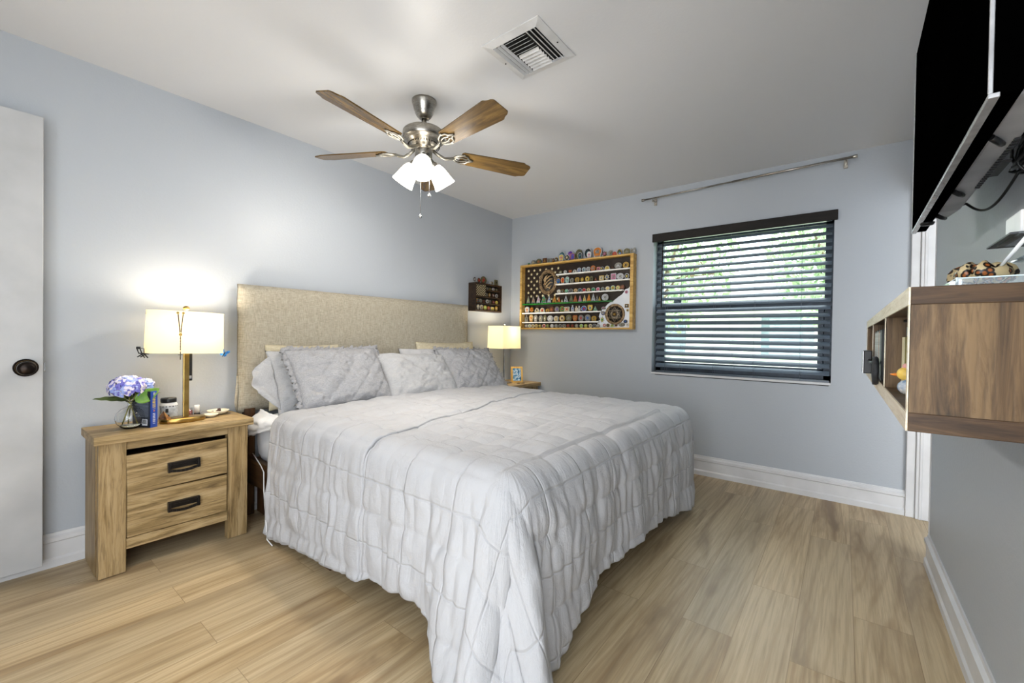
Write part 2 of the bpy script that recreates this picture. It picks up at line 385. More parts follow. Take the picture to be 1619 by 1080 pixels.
def louvre(x0, x1, y0, y1, ang, axis, n='louvre', hw=.0082):
    cx, cy = (x0+x1)/2, (y0+y1)/2
    b = B()
    if axis == 'x': box(b, -(x1-x0)/2, (x1-x0)/2, -hw, hw, -.0006, .0006)
    else: box(b, -hw, hw, -(y1-y0)/2, (y1-y0)/2, -.0006, .0006)
    obj(n, b, m_vent, vent, loc=(cx, cy, -.012), rot=((ang, 0, 0) if axis == 'x' else (0, ang, 0)))
for i in range(3): louvre(-hx+.036, hx-.036, hy-.036-.020*(i+.5), hy-.036-.020*(i+.5), math.radians(-50), 'x', hw=.0068)
for i in range(3): louvre(-hx+.036, hx-.036, -hy+.036+.020*(i+.5), -hy+.036+.020*(i+.5), math.radians(38), 'x')
for i in range(11):
    x = -hx+.046+i*.0215
    louvre(x, x, -hy+.1, hy-.1, math.radians(-44 if i < 5 else 44), 'y')
for x, y in ((0, hy-.015), (.02, -hy+.015)):
    obj('screw', lathe(B(), [(.004, 0), (.003, -.002)], 10, Matrix.Translation((x, y, -.008))), m_bronze, vent)

# ---------------------------------------------------------------- curtain rod
rod = thing('curtain_rod', 'thin bare silver curtain rod mounted high above the window', 'curtain rod', (-.08, -2.26, 2.36))
obj('rod', tube(B(), [(0, -.73, .013), (0, .02, -.0004)], .0085, 10), m_nickel, rod)
obj('rod', tube(B(), [(0, 0, 0), (0, .73, -.013)], .0065, 10), m_nickel, rod)
for y, s in ((-.73, .013), (.73, -.013)): obj('end_cap', tube(B(), [(0, y-.012, s), (0, y+.012, s)], .012, 12), m_nickel, rod, bevel=.002)
for y, z in ((-.68, .012), (.645, -.012)):
    b = B(); box(b, .07, .08, y-.012, y+.012, z-.045, z+.03); box(b, 0, .075, y-.005, y+.005, z-.022, z-.012); tube(b, [(0, y, z-.03), (-.004, y, z-.012), (.012, y, z-.010)], .004, 6)
    obj('bracket', b, m_nickel, rod)

# ---------------------------------------------------------------- blinds
m_slat = plain('slate_blue_slat', '#66727F', '#56616D', 6, .3, 0, spec=.6, stretch=(1, .2, 1)); m_val = wood('espresso_valance', '#1E1813', '#15110D', '#0C0907', 'y', .8, .6)
bl = thing('window_blind', 'dark faux wood venetian blind hanging half open in the window', 'blind', (.02, -2.25, 2.02))
obj('valance', bx(-.04, -.022, -.655, .655, -.042, .03), m_val, bl, bevel=.004)
obj('headrail', bx(-.02, .03, -.62, .62, -.035, .0), m_slat, bl)
nsl = 21; tl = math.radians(37)
for i in range(nsl):
    b = B(); nn = 6
    pr = [(-.0255+.051*j/nn, .0022*math.sin(PI*j/nn)) for j in range(nn+1)]
    poly = pr+[(u, v-.0028) for u, v in pr[::-1]]
    a = [b.verts.new((u, -.625, v)) for u, v in poly]; c = [b.verts.new((u, .615, v)) for u, v in poly]
    b.faces.new(a); b.faces.new(c[::-1])
    for j in range(len(poly)): b.faces.new((a[j], a[(j+1) % len(poly)], c[(j+1) % len(poly)], c[j]))
    obj('slat', b, m_slat, bl, loc=(.002, 0, -.07-i*.0528), rot=(0, -tl, 0))
zb = -.07-nsl*.0528
obj('bottom_rail', bx(-.024, .028, -.625, .615, zb-.035, zb-.013), m_val, bl, bevel=.003)
for i in range(3): obj('slat', bx(-.025, .027, -.625, .615, zb-.010+i*.005, zb-.007+i*.005), m_slat, bl, loc=(0, 0, 0))
for y in (-.45, -.15, .14, .40, .53):
    b = B()
    for x in (-.026, .03): tube(b, [(x, y, -.03), (x, y, zb-.02)], .0009, 5)
    obj('ladder_cord', b, m_slat, bl)
obj('lift_cord', tube(B(), [(-.03, .02, -.03), (-.032, .02, -.9), (-.03, .0, -1.0), (-.028, -.02, -1.13)], .0010, 5), m_slat, bl)
wd = obj('tilt_wand', tube(B(), [(-.034, .56, -.04), (-.036, .565, -.62)], .0045, 8), m_val, bl)

# ---------------------------------------------------------------- outside the window
m_grass = plain('lawn', '#8FA860', '#6E8A48', 3, .9); m_pave = plain('pale_paving', '#D8D4CC', '#C6C2BA', 2, .8)
tag(obj('ground', bx(.2, 30, -25, 20, -.3, -.25), m_grass), **S)
tag(obj('path', bx(3.5, 7, -25, 20, -.25, -.24), m_pave), **S)
hs = thing('neighbour_house', 'pale house with light roof and dark windows beyond the window blind', 'house', (11, -2, -.25))
m_stucco = plain('pale_stucco', '#E6E2DA', '#D8D4CC', 2, .8)
obj('wall', bx(0, 6, -2.5, 9, 0, 2.6), m_stucco, hs)
b = B(); prism(b, [(-.6, 2.55), (6.6, 2.55), (3, 3.7)], -3.0, 9.5, Matrix())
obj('roof', b, plain('grey_shingle', '#B4AEA6', '#928C84', 12, .9), hs)
for y in (-.3, 3.2, 6.4):
    w_ = obj('window', bx(-.06, 0, y, y+1.3, .9, 2.1), plain('dark_house_window', '#8A949C', '#6E7880', 2, .2), hs)
    obj('window_trim', bx(-.08, -.02, y-.06, y+1.36, .84, .9), m_trim, w_)
m_leaf = plain('sunlit_leaves', '#B8C8A0', '#8FA67C', 4, .7); m_bark = plain('bark', '#8A7660', '#64543F', 8, .9)
def tree(x, y, h, r, lab, seed):
    random.seed(seed); t = thing('garden_tree', lab, 'tree', (x, y, -.25), group='trees outside the window')
    b = B(); tube(b, [(0, 0, 0), (.05, .03, h*.35), (-.05, .1, h*.6)], [.16, .12, .06], 8)
    for k in range(7):
        a = random.uniform(0, 6.28); tube(b, [(0, 0, h*.42), (r*.4*math.cos(a), r*.4*math.sin(a), h*.6), (r*.8*math.cos(a), r*.8*math.sin(a), h*random.uniform(.6, .9))], [.06, .04, .015], 6)
    obj('trunk', b, m_bark, t)
    b = B()
    for k in range(2600):
        d = Vector((random.gauss(0, 1), random.gauss(0, 1), random.gauss(0, 1))).normalized()*(random.random()**.4)
        c = Vector((d.x*r, d.y*r, h*.68+d.z*h*.36)); u = Vector((random.gauss(0, 1), random.gauss(0, 1), random.gauss(0, 1))).normalized(); v = u.orthogonal().normalized()
        s = random.uniform(.07, .13)
        b.faces.new([b.verts.new(c-u*s), b.verts.new(c+v*s*.5), b.verts.new(c+u*s), b.verts.new(c-v*s*.5)])
    f = obj('foliage', b, m_leaf, t, recalc=False)
tree(4.6, .2, 4.3, 1.7, 'leafy green tree filling the upper left of the window view', 1)
tree(6.8, -2.9, 4.8, 1.3, 'leafy green tree in the upper right of the window view', 2)

# ---------------------------------------------------------------- nightstands
m_handle = plain('dark_handle_metal', '#231E1B', '#110F0D', 30, .35, .5)
def nightstand(label, x0, x1, yf, yb=-.025):
    w = x1-x0; t = thing('nightstand', label, 'nightstand', (x0+w/2, yf, 0)); h = w/2; D = yb-yf
    obj('tabletop', bx(-h-.015, h+.02, -.02, D, .612, .65), m_oakh, t, bevel=.003)
    obj('side_post', bx(-h+.003, -h+.098, 0, .045, 0.004, .612), m_oak, t, bevel=.002); obj('side_post', bx(h-.098, h-.003, 0, .045, 0.004, .612), m_oak, t, bevel=.002)
    obj('side_panel', bx(-h, -h+.018, .045, D, .004, .612), m_oak, t); obj('side_panel', bx(h-.018, h, .045, D, .004, .612), m_oak, t)
    obj('back_panel', bx(-h+.018, h-.018, D-.012, D, .08, .612), m_dark, t)
    obj('top_rail', bx(-h+.098, h-.098, .012, .03, .572, .612), m_oakh, t); obj('bottom_rail', bx(-h+.098, h-.098, .008, .03, .105, .155), m_oakh, t, bevel=.002)
    obj('underside_panel', bx(-h+.018, h-.018, .03, D-.012, .115, .13), m_dark, t)
    for k, (z0, z1, dy, tilt) in enumerate(((.362, .548, -.006, -.013), (.158, .356, 0.0, 0))):
        d = obj('drawer', bx(-h+.101, h-.101, 0, .018, 0, z1-z0), m_oakh, t, loc=(0, .006+dy, z0), rot=(0, tilt*.0, 0), bevel=.002)
        if k == 0: d.rotation_euler = (0, math.radians(-1.2), 0)
        obj('drawer_box', bx(-h+.11, h-.11, .018, D-.06, .01, z1-z0-.03), m_dark, d)
        b = B(); zc = (z1-z0)/2; cx = 0.012
        box(b, cx-.066, cx+.066, -.006, 0, zc-.010, zc+.024); box(b, cx-.066, cx-.055, -.02, 0, zc-.024, zc+.024); box(b, cx+.055, cx+.066, -.02, 0, zc-.024, zc+.024)
        n = 9
        for j in range(n-1):
            xa = cx-.066+.132*j/(n-1); xb = cx-.066+.132*(j+1)/(n-1); za = zc-.014-.010*math.sin(PI*j/(n-1)); zb_ = zc-.014-.010*math.sin(PI*(j+1)/(n-1))
            v = [b.verts.new(p) for p in ((xa, -.022, za-.006), (xb, -.022, zb_-.006), (xb, -.012, zb_-.006), (xa, -.012, za-.006), (xa, -.022, za+.006), (xb, -.022, zb_+.006), (xb, -.012, zb_+.006), (xa, -.012, za+.006))]
            for f in ((3, 2, 1, 0), (4, 5, 6, 7), (0, 1, 5, 4), (1, 2, 6, 5), (2, 3, 7, 6), (3, 0, 4, 7)): b.faces.new([v[i] for i in f])
        box(b, cx-.06, cx+.06, -.018, -.004, zc+.012, zc+.024)
        obj('drawer_pull', b, m_handle, d, bevel=.0015)
    obj('kick_shade_panel', bx(-h+.018, h-.018, D-.012, D, .004, .08), m_dark, t)  # dark board put in as the shade beneath the nightstand
    return t
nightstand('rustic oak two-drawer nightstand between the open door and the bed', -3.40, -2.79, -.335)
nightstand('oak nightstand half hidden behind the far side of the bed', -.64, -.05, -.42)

# ---------------------------------------------------------------- bed
bed = thing('bed', 'wooden platform bed with tall beige linen headboard against the left wall', 'bed', (-1.75, -1.1, 0))
def bp(name, x0, x1, y0, y1, z0, z1, m, **k): return obj(name, bx(x0+1.75, x1+1.75, y0+1.1, y1+1.1, z0, z1), m, bed, **k)
# padded linen headboard
b = B(); nx, nzv = 60, 24
for side in (0, 1):
    g = []
    for i in range(nx+1):
        row = []
        for j in range(nzv+1):
            u, v = i/nx, j/nzv; x = -2.745+u*1.985+1.75; z = .635+v*.785
            e = min(u, 1-u)*30; f = min(v, 1-v)*12; rr = min(1, e)**.5*min(1, f)**.5
            y = (-.035 if side else -.062-.022*rr-.002*nz(x*3, z*3))+1.1
            if v == 0: z += .012*nz(x*4, 7)
            if u == 0: x += .008*nz(z*8, 3)
            row.append(b.verts.new((x, y, z)))
        g.append(row)
    for i in range(nx):
        for j in range(nzv): b.faces.new((g[i][j], g[i+1][j], g[i+1][j+1], g[i][j+1]))
    if side == 0: g0 = g
    else:
        for i in range(nx): b.faces.new((g0[i][0], g0[i+1][0], g[i+1][0], g[i][0])); b.faces.new((g0[i][-1], g0[i+1][-1], g[i+1][-1], g[i][-1]))
        for j in range(nzv): b.faces.new((g0[0][j], g0[0][j+1], g[0][j+1], g[0][j])); b.faces.new((g0[-1][j], g0[-1][j+1], g[-1][j+1], g[-1][j]))
hb = obj('headboard', b, m_linen, bed, smooth=True)
obj('loose_linen_edge', tube(B(), [(-2.748+1.75, 1.045, .64), (-2.757+1.75, 1.04, .70), (-2.752+1.75, 1.04, .78), (-2.75+1.75, 1.045, .86)], [.004, .01, .008, .003], 8), m_linen, hb)
bp('headboard_post', -2.715, -2.655, -.075, -.035, 0, .66, m_dark, bevel=.003); bp('headboard_post', -.85, -.79, -.075, -.035, 0, .66, m_dark, bevel=.003)
bp('side_rail', -2.715, -2.675, -2.06, -.076, .22, .37, m_darkx, bevel=.003); bp('side_rail', -.825, -.785, -2.06, -.076, .22, .37, m_darkx, bevel=.003)
bp('foot_rail', -2.675, -.825, -2.06, -2.02, .22, .37, m_dark, bevel=.003)
for x in (-2.70, -.85):
    for y in (-2.0, -1.05): bp('leg', x, x+.06, y, y+.06, 0.0, .22, m_dark, bevel=.003)
bp('slat_deck', -2.672, -.828, -2.018, -.08, .33, .352, m_dark)
bp('under_bed_drawer', -2.66, -2.1, -.95, -.12, .03, .21, m_dark, bevel=.004)
# mattress with fitted sheet
b = B(); n = 26; rings = []
def sq(x0, x1, y0, y1, z, ins):
    pts = []
    x0 += ins; x1 -= ins; y0 += ins; y1 -= ins; r = .09
    for cx, cy, a0 in ((x1-r, y1-r, 0), (x0+r, y1-r, 90), (x0+r, y0+r, 180), (x1-r, y0+r, 270)):
        pts += [(x, y, z) for x, y in arc(cx, cy, r, a0, a0+90, 8)]
    return pts
prof = [(.355, .05), (.36, .02), (.40, .006), (.47, 0), (.54, .004), (.595, .022), (.62, .05), (.632, .09)]
for z, ins in prof: rings.append([b.verts.new(p) for p in sq(-2.682, -.81, -2.06, -.1, z, ins)])
for a, c in zip(rings, rings[1:]):
    for i in range(len(a)): b.faces.new((a[i], a[(i+1) % len(a)], c[(i+1) % len(a)], c[i]))
b.faces.new(rings[0]); b.faces.new(rings[-1])
mt = tag(obj('mattress', b, m_sheet, smooth=True), 'thick mattress in a pale grey fitted sheet showing at the head of the bed', 'mattress')
b = B()
# crumpled corner of the flat sheet
g = []
for i in range(19):
    row = []
    for j in range(15):
        u, v = i/18, j/14; y = -.115-.36*u; z = .655-.16*v*(1-.75*u)-.02*u
        x = -2.645-.065*sst(0, .45, v)+.010*nz(u*5, v*5, 3)+.004*nz(u*16, v*14, 1)
        row.append(b.verts.new((x, y, z+.008*nz(u*7, v*6, 5))))
    g.append(row)
for i in range(18):
    for j in range(14): b.faces.new((g[i][j], g[i+1][j], g[i+1][j+1], g[i][j+1]))
fs = obj('flat_sheet', b, m_sheet, mt, smooth=True); so = fs.modifiers.new('s', 'SOLIDIFY'); so.thickness = .004

# comforter ------------------------------------------------------------------
CX0, CX1, CY0, CY1, CZ, CR = -2.715, -.745, -.49, -2.135, .668, .085
ix0, ix1, iy1 = CX0+CR, CX1-CR, CY1+CR
Wd, Ld = ix1-ix0, CY0-iy1
def hemL(y): return interp(-y, [(.4, .03), (.52, .03), (.9, .055), (1.33, .085), (1.45, .12), (1.72, .14), (1.82, .12), (1.94, .01), (2.13, 0)])
def hemF(x): return interp(x, [(-2.7, 0), (-2.55, .03), (-2.4, .09), (-2.19, .15), (-1.8, .165), (-1.5, .14), (-1.2, .10), (-.95, .06), (-.72, .01)])
def dropshape(r):
    th = min(r/CR, PI/2); out = CR*math.sin(th); dz = CR*(1-math.cos(th)); rest = max(0, r-CR*PI/2)
    return out, dz+rest, rest
QC = .262
CUR = [(0, 0)]
def ridge(t): return 1-abs(t)*2
def comf_pos(tx, ty, off=0, lift=0):
    """tx in [-1, 2], ty in [0, 2]; outside 0..1 is overhang"""
    ox = (-tx if tx < 0 else (tx-1 if tx > 1 else 0)); oy = max(0, ty-1); sgn = -1 if tx < 0 else 1
    cx = ix0+min(1, max(0, tx))*Wd; cy = CY0-min(1, ty)*Ld
    # overhang lengths from the local hem height
    DL = (CZ-hemL(cy)-CR)+CR*PI/2; DF = (CZ-hemF(cx)-CR)+CR*PI/2
    DR = .58
    px = ox*(DL if sgn < 0 else DR); py = oy*DF
    a = (tx*Wd if 0 <= tx <= 1 else (-px if tx < 0 else Wd+px)); bb = (min(1, ty)*Ld+py)
    r = math.hypot(px, py)
    if ox > 0 and oy > 0:
        # square cloth corner -> rounded so the point reaches the floor
        ph = math.atan2(py, px); m = max(px, py); r = m*(1+(.34 if sgn < 0 else .06)*math.sin(2*ph)**1.5)
        d = Vector((sgn*math.cos(ph), -math.sin(ph), 0)); s = ph
    elif ox > 0: d = Vector((sgn, 0, 0)); ph = 0
    elif oy > 0: d = Vector((0, -1, 0)); ph = PI/2
    else: d = Vector((0, 0, 0)); ph = 0
    out, dz, rest = dropshape(r)
    # quilting channels
    qa = abs(((a+.06)/QC) % 1-.5)*2; qb = abs(((bb+.02)/QC) % 1-.5)*2
    da = (1-qa)*QC/2; db = (1-qb)*QC/2
    puff = (1-math.exp(-(da/.02)))*(1-math.exp(-(db/.02)))
    ch = -.012*(1-puff)
    wr = .010*nz(a*3.1, bb*3.1, 2)+.009*nz(a*8+bb*3, bb*12, 5)+.004*nz(a*22, bb*22, 7)
    if r > 0:
        run = (bb if oy == 0 else (a if ox == 0 else (a+bb)))   # length along the hem
        if ox > 0 and oy > 0: run = Ld+ph*.35*sgn
        rp = sst(-.02, .20, r-.05)
        fold = .5*nz(run*7, r*.9, 11)+.35*ridge(nz(run*13, r*1.6, 4))-.2
        seam = (.55+.45*math.exp(-min(da if oy > 0 else db, db if oy > 0 else da)/.05))
        amp = .026 if oy > 0 else .016
        cw = .45 if ox > 0 and oy > 0 else 1
        g = fold*amp*rp*cw
        g += .010*nz(run*26, r*5, 8)*rp*seam*cw+.011*cw*ridge(nz(run*17+nz(r*6, run*3)*.8, r*6, 14))*rp-.006*rp
        g += .012*(nz(a*7, bb*7, 21))*rp
        flare = .04*rest+ (.035*rp if oy > 0 else .012*rp)
        if oy > 0 and ox == 0: flare += .03*math.sin(run*8.3+.6)*rest
        if ox > 0 and oy > 0:
            if sgn < 0: flare += rest*(.16*math.cos(ph)**2+.20*math.sin(2*ph)+.16*math.cos(ph*4.4+.5)*math.sin(2*ph))
            else: flare -= rest*.04*math.sin(2*ph)
        elif ox > 0 and sgn < 0: flare += .16*rest*sst(1.72, 2.0, -cy)
        p = Vector((cx, cy, CZ))+d*(out+flare+g+off+ch*.9*rp)
        z = CZ-dz
        if z < .014:
            e = .014-z; p += d*e*.55; z = .014+.010*abs(nz(run*12, r*12, 3))+.012*(1-math.exp(-e*20))*abs(math.sin(e*30))
        # top puff fades over the rounded edge
        p.z = z+(wr*.5+ch+lift)*(1-rp)
        if rest == 0: p.z += 0
        CUR[0] = (run, r); return p, a, bb
    CUR[0] = (bb, a*.7); hd = sst(0, .12, min(tx, 1-tx)+.05)
    z = CZ+ch*1.0+wr*.9+.006*ridge(nz(a*5+bb*2, bb*16, 9))*.6+lift+.02*math.sin(PI*tx)*1.0-.0
    return Vector((cx, cy, z)), a, bb
def sheet(name, txs, tyf, label=None, thick=.012, off=0, lift=0, parent=None):
    b = B(); g = []
    uv1 = b.loops.layers.uv.new('cloth'); uv2 = b.loops.layers.uv.new('run'); dat = {}
    for tx in txs:
        row = []
        for ty in tyf(tx):
            p, a_, b_ = comf_pos(tx, ty, off, lift); v = b.verts.new(p); dat[v] = (((a_+.06)/QC-.5, (b_+.02)/QC-.5), CUR[0]); row.append(v)
        g.append(row)
    for i in range(len(g)-1):
        for j in range(len(g[0])-1):
            f = b.faces.new((g[i][j], g[i][j+1], g[i+1][j+1], g[i+1][j]))
            for l in f.loops: l[uv1].uv, l[uv2].uv = dat[l.vert]
    o = obj(name, b, m_comf, parent, smooth=True)
    s = o.modifiers.new('thick', 'SOLIDIFY'); s.thickness = thick; s.offset = -1
    return o
txs = [-1+i/62 for i in range(62)]+[i/190 for i in range(191)]+[1+(i+1)/44 for i in range(44)]
tys = [i/165 for i in range(166)]+[1+(i+1)/62 for i in range(62)]
cf = sheet('comforter', txs, lambda tx: tys)
tag(cf, 'rumpled white quilted comforter draped over the bed down to the floor', 'comforter')
def fold_end(tx):
    t = min(1, max(0, tx)); y = -1.375+.39*t**1.15
    return (CY0-y)/Ld+.006*nz(tx*6, 1)
sheet('turned_back_layer', [-.985+i/62*.985 for i in range(62)]+[i/150 for i in range(151)]+[1+(i+1)/40 for i in range(22)],
      lambda tx: [fold_end(tx)*j/90+(0 if j else .002) for j in range(91)], off=.020, lift=.020, parent=cf, thick=.014)

# pillows ---------------------------------------------------------------------
def pillow(name, label, cat, w, h, t, loc, rot, mat, quilt=None, ruffle=False, sag=.0, seed=0, flap=0, group=None):
    NX, NZ = 72, 52; b = B(); fr, bk = [], []
    def P(u, v, s):
        # u, v in -1..1
        eu, ev = abs(u), abs(v)
        th = max(0, (1-eu**3.2))**.55*max(0, (1-ev**3.2))**.55*t/2
        x = u*w/2*(1-.05*(1-ev**2)*eu**3); z = v*h/2*(1-.06*(1-eu**2)*ev**3)
        cr = .020*nz(u*2.2+seed, v*2.2, s)+.011*nz(u*5+seed, v*6, s+3)+.008*ridge(nz(u*7+v*3+seed, v*9-u*2, 5+s))
        edge = min(1, (1-max(eu, ev))*6)
        y = s*(th+cr*edge)
        if quilt:
            q1 = abs(((x+z)/quilt) % 1-.5)*2; q2 = abs(((x-z)/quilt) % 1-.5)*2
            y -= s*.012*(math.exp(-(1-q1)*8)+math.exp(-(1-q2)*8))*edge
            y += s*.0035*nz(x*60, z*60, seed)*edge
        z -= sag*(1-ev)*0+sag*(eu**2)*.5
        return Vector((x, y, z+h/2))
    for arr, s in ((fr, -1), (bk, 1)):
        for i in range(NX+1):
            arr.append([b.verts.new(P(-1+2*i/NX, -1+2*j/NZ, s)) for j in range(NZ+1)])
    for arr in (fr, bk):
        for i in range(NX):
            for j in range(NZ): b.faces.new((arr[i][j], arr[i+1][j], arr[i+1][j+1], arr[i][j+1]))
    bmesh.ops.remove_doubles(b, verts=b.verts[:], dist=.0004)
    o = obj(name, b, mat, smooth=True, loc=loc, rot=rot); tag(o, label, cat, group)
    if ruffle:
        b = B(); per = []
        n = 60
        for i in range(n): per.append((-1+2*i/n, -1))
        for i in range(n): per.append((1, -1+2*i/n))
        for i in range(n): per.append((1-2*i/n, 1))
        for i in range(n): per.append((-1, 1-2*i/n))
        A, C, D = [], [], []
        random.seed(seed)
        for i, (u, v) in enumerate(per):
            p = P(u*.985, v*.985, -1); p.y = 0; nrm = Vector((u if abs(u) > .99 else 0, 0, v if abs(v) > .99 else 0)).normalized()
            wv = (.014*math.sin(i*1.9)+.010*math.sin(i*.83+1)+random.uniform(-.006, .006))
            L = .030+random.uniform(-.008, .010)
            A.append(b.verts.new(p+Vector((0, -.004, 0)))); C.append(b.verts.new(p+nrm*L*.5+Vector((0, wv*.8, 0)))); D.append(b.verts.new(p+nrm*L+Vector((0, -wv, 0))))
        N = len(per)
        for i in range(N):
            k = (i+1) % N
            b.faces.new((A[i], A[k], C[k], C[i])); b.faces.new((C[i], C[k], D[k], D[i]))
        r_ = obj('ruffle', b, mat, o, smooth=True); s = r_.modifiers.new('s', 'SOLIDIFY'); s.thickness = .003
    if flap:
        b = B(); g = []
        for i in range(13):
            row = []
            for j in range(25):
                u, v = i/12, -1+2*j/24
                hh = h/2*(.84-.45*u)
                p = P(-.97, v*.8, -1); y = .012*nz(u*3, v*3, seed)-.03*u*(1-v*v)*math.sin(v*6)*.5
                row.append(b.verts.new((-w/2+.02-u*flap*(1.35-.3*v*v), y-.01, v*hh+h/2+.02*u)))
            g.append(row)
        for i in range(12):
            for j in range(24): b.faces.new((g[i][j], g[i+1][j], g[i+1][j+1], g[i][j+1]))
        f_ = obj('pillowcase_hem', b, mat, o, smooth=True); s = f_.modifiers.new('s', 'SOLIDIFY'); s.thickness = .006
    return o
R_ = math.radians
pillow('pillow', 'plain beige pillow tucked against the headboard at its left end', 'pillow', .50, .42, .12, (-2.36, -.155, .64), (R_(-10), 0, 0), m_beige, seed=11)
pillow('pillow', 'plain beige pillow tucked against the headboard at its right end', 'pillow', .72, .42, .12, (-1.06, -.155, .655), (R_(-10), 0, R_(1)), m_beige, seed=12)
pillow('pillow', 'plain light grey pillow with open hem sticking out left of the ruffled sham', 'pillow', .74, .42, .17, (-2.25, -.27, .625), (R_(-22), R_(0), R_(6)), m_pillow, seed=3, flap=.10)
pillow('pillow', 'plain white pillow behind the grey quilted sham at the right', 'pillow', .72, .42, .16, (-1.24, -.27, .63), (R_(-24), 0, R_(-2)), m_cotton, seed=4)
pillow('pillow_sham', 'grey quilted sham with frayed ruffle at the left of the bed', 'pillow', .66, .44, .16, (-2.225, -.47, .655), (R_(-34), R_(0), R_(2)), m_sham, quilt=.17, ruffle=True, seed=5)
pillow('pillow', 'light grey crinkled pillow in the middle between two quilted shams', 'pillow', .66, .42, .16, (-1.61, -.50, .65), (R_(-40), R_(2), R_(-2)), m_pillow, seed=6)
pillow('pillow_sham', 'grey diamond quilted sham at the right end of the bed', 'pillow', .62, .46, .15, (-1.03, -.53, .645), (R_(-40), R_(2), R_(-4)), m_sham, quilt=.15, ruffle=True, seed=8)

# charging cable hanging by the mattress
tag(obj('charging_cable', tube(B(), [(-2.70, -.16, .40), (-2.716, -.26, .385), (-2.735, -.36, .375), (-2.742, -.42, .35), (-2.745, -.43, .25), (-2.75, -.46, .16), (-2.765, -.51, .10), (-2.78, -.56, .03), (-2.77, -.6, .006)], .003, 8), m_white), 'thin white charging cable hanging over the side rail of the bed', 'cable')
# ---------------------------------------------------------------- ceiling fan
FX, FY = -2.178, -1.067
fan = thing('ceiling_fan', 'brushed nickel ceiling fan with five wooden blades and lit glass shades', 'ceiling fan', (FX, FY, 2.44))
obj('canopy', lathe(B(), [(.068, 0), (.068, -.012), (.062, -.03), (.055, -.055), (.05, -.062), (.05, -.07), (.042, -.085), (.03, -.098), (.016, -.102)], 32), m_nickel, fan)
obj('downrod', lathe(B(), [(.014, -.095), (.014, -.17)], 16), m_nickel, fan)
mo = obj('motor_housing', lathe(B(), [(.016, -.158), (.06, -.160), (.105, -.168), (.116, -.178), (.118, -.215), (.112, -.222), (.098, -.228), (.094, -.232), (.066, -.262), (.05, -.268), (.05, -.278)], 40), m_nickel, fan)
b = B()
for i in range(36):
    a = 2*PI*i/36; T = Matrix.Rotation(a, 4, 'Z') @ Matrix.Translation((.082, 0, -.247)) @ Matrix.Rotation(R_(47), 4, 'Y')
    box(b, -.011, .011, -.0022, .0022, -.001, .0022, M=T)
obj('cooling_slots', b, m_bronze, mo)
obj('switch_housing', lathe(B(), [(.046, -.272), (.048, -.28), (.048, -.318), (.040, -.33), (.018, -.338), (1e-5, -.34)], 32), m_nickel, fan)
m_blade = wood('walnut_blade', '#7C6236', '#604A28', '#40301C', 'x', .8, .25, .05)
m_iron = plain('pale_nickel_iron', '#A8A49A', '#88847A', 20, .35, .9)
for i in range(5):
    a = R_(-27+72*i)
    hl = bpy.data.objects.new('x', None)
    T = Matrix.Rotation(a, 4, 'Z') @ Matrix.Translation((0, 0, -.277)) @ Matrix.Rotation(R_(-13), 4, 'X')
    L0, L1, wr_, wt = .215, .655, .052, .070
    hf = [(L0, -wr_+.012), (L0+.012, -wr_), (L1-.06, -wt), (L1-.05, -wt+.002), (L1-.042, -wt+.008), (L1-.03, -wt+.013), (L1-.014, -wt+.017), (L1-.004, -wt+.023), (L1, -wt+.029)]
    out = hf+[(x, -y) for x, y in hf[::-1]]
    b = B(); lo = [b.verts.new((x, y, -.003)) for x, y in out]; hi = [b.verts.new((x, y, .003)) for x, y in out]
    b.faces.new(lo[::-1]); b.faces.new(hi)
    for k in range(len(out)): b.faces.new((lo[k], lo[(k+1) % len(out)], hi[(k+1) % len(out)], hi[k]))
    bo = obj('blade', b, m_blade, fan); bo.matrix_local = T
    b = B()
    tube(b, [(.05, 0, .012), (.085, 0, -.012), (.12, 0, -.026), (.155, 0, -.018), (.175, 0, -.010)], [.009, .010, .009, .009, .008], 8)
    for s_ in (-1, 1):
        tube(b, [(.168, 0, -.010), (.19, s_*.026, -.010), (.222, s_*.038, -.009), (.252, s_*.030, -.008), (.262, s_*.012, -.008), (.29, 0, -.008)], .0055, 8)
        tube(b, [(.175, 0, -.010), (.20, s_*.012, -.010), (.225, s_*.015, -.009), (.248, s_*.006, -.008), (.262, s_*.012, -.008)], .0045, 8)
    for k in ((.228, .038), (.228, -.038), (.285, 0)): lathe(b, [(.007, -.012), (.007, -.003)], 10, Matrix.Translation((k[0], k[1], 0)))
    ir = obj('blade_iron', b, m_iron, fan); ir.matrix_local = T
    bpy.data.objects.remove(hl)
m_fglass = emit('lit_frosted_glass', (1, .93, .80, 1), 5.0)
for az in (-133, -13, 107):
    a = R_(az); d = Vector((math.cos(a), math.sin(a), 0))
    T = Matrix.Translation(Vector((0, 0, -.315))+d*.04) @ Matrix.Rotation(a, 4, 'Z') @ Matrix.Rotation(R_(180-38), 4, 'Y')
    so_ = obj('lamp_socket', lathe(B(), [(.012, -.005), (.014, .02), (.024, .03), (.026, .05), (.02, .056)], 20), m_nickel, fan); so_.matrix_local = T
    sh = obj('glass_shade', lathe(B(), [(.024, .044), (.034, .052), (.044, .075), (.050, .10), (.056, .135), (.0635, .165), (.0605, .166), (.053, .136), (.047, .10), (.041, .075), (.031, .056), (.022, .05)], 32, cap=False), m_fglass, fan); sh.matrix_local = T
    bu = obj('light_bulb', sphere(B(), (0, 0, .10), .026, 14), emit('lit_bulb_%d' % az, (1, .9, .72, 1), 30), fan); bu.matrix_local = T
    p = (Matrix.Translation((FX, FY, 2.44)) @ T) @ Vector((0, 0, .20))
    light('fan_bulb_light', 'SPOT', p, 13, (1, .95, .88), (0, R_(-38), a), radius=.05, spread=R_(165)); light('fan_glow_light', 'POINT', p, 5, (1, .95, .88), radius=.06)
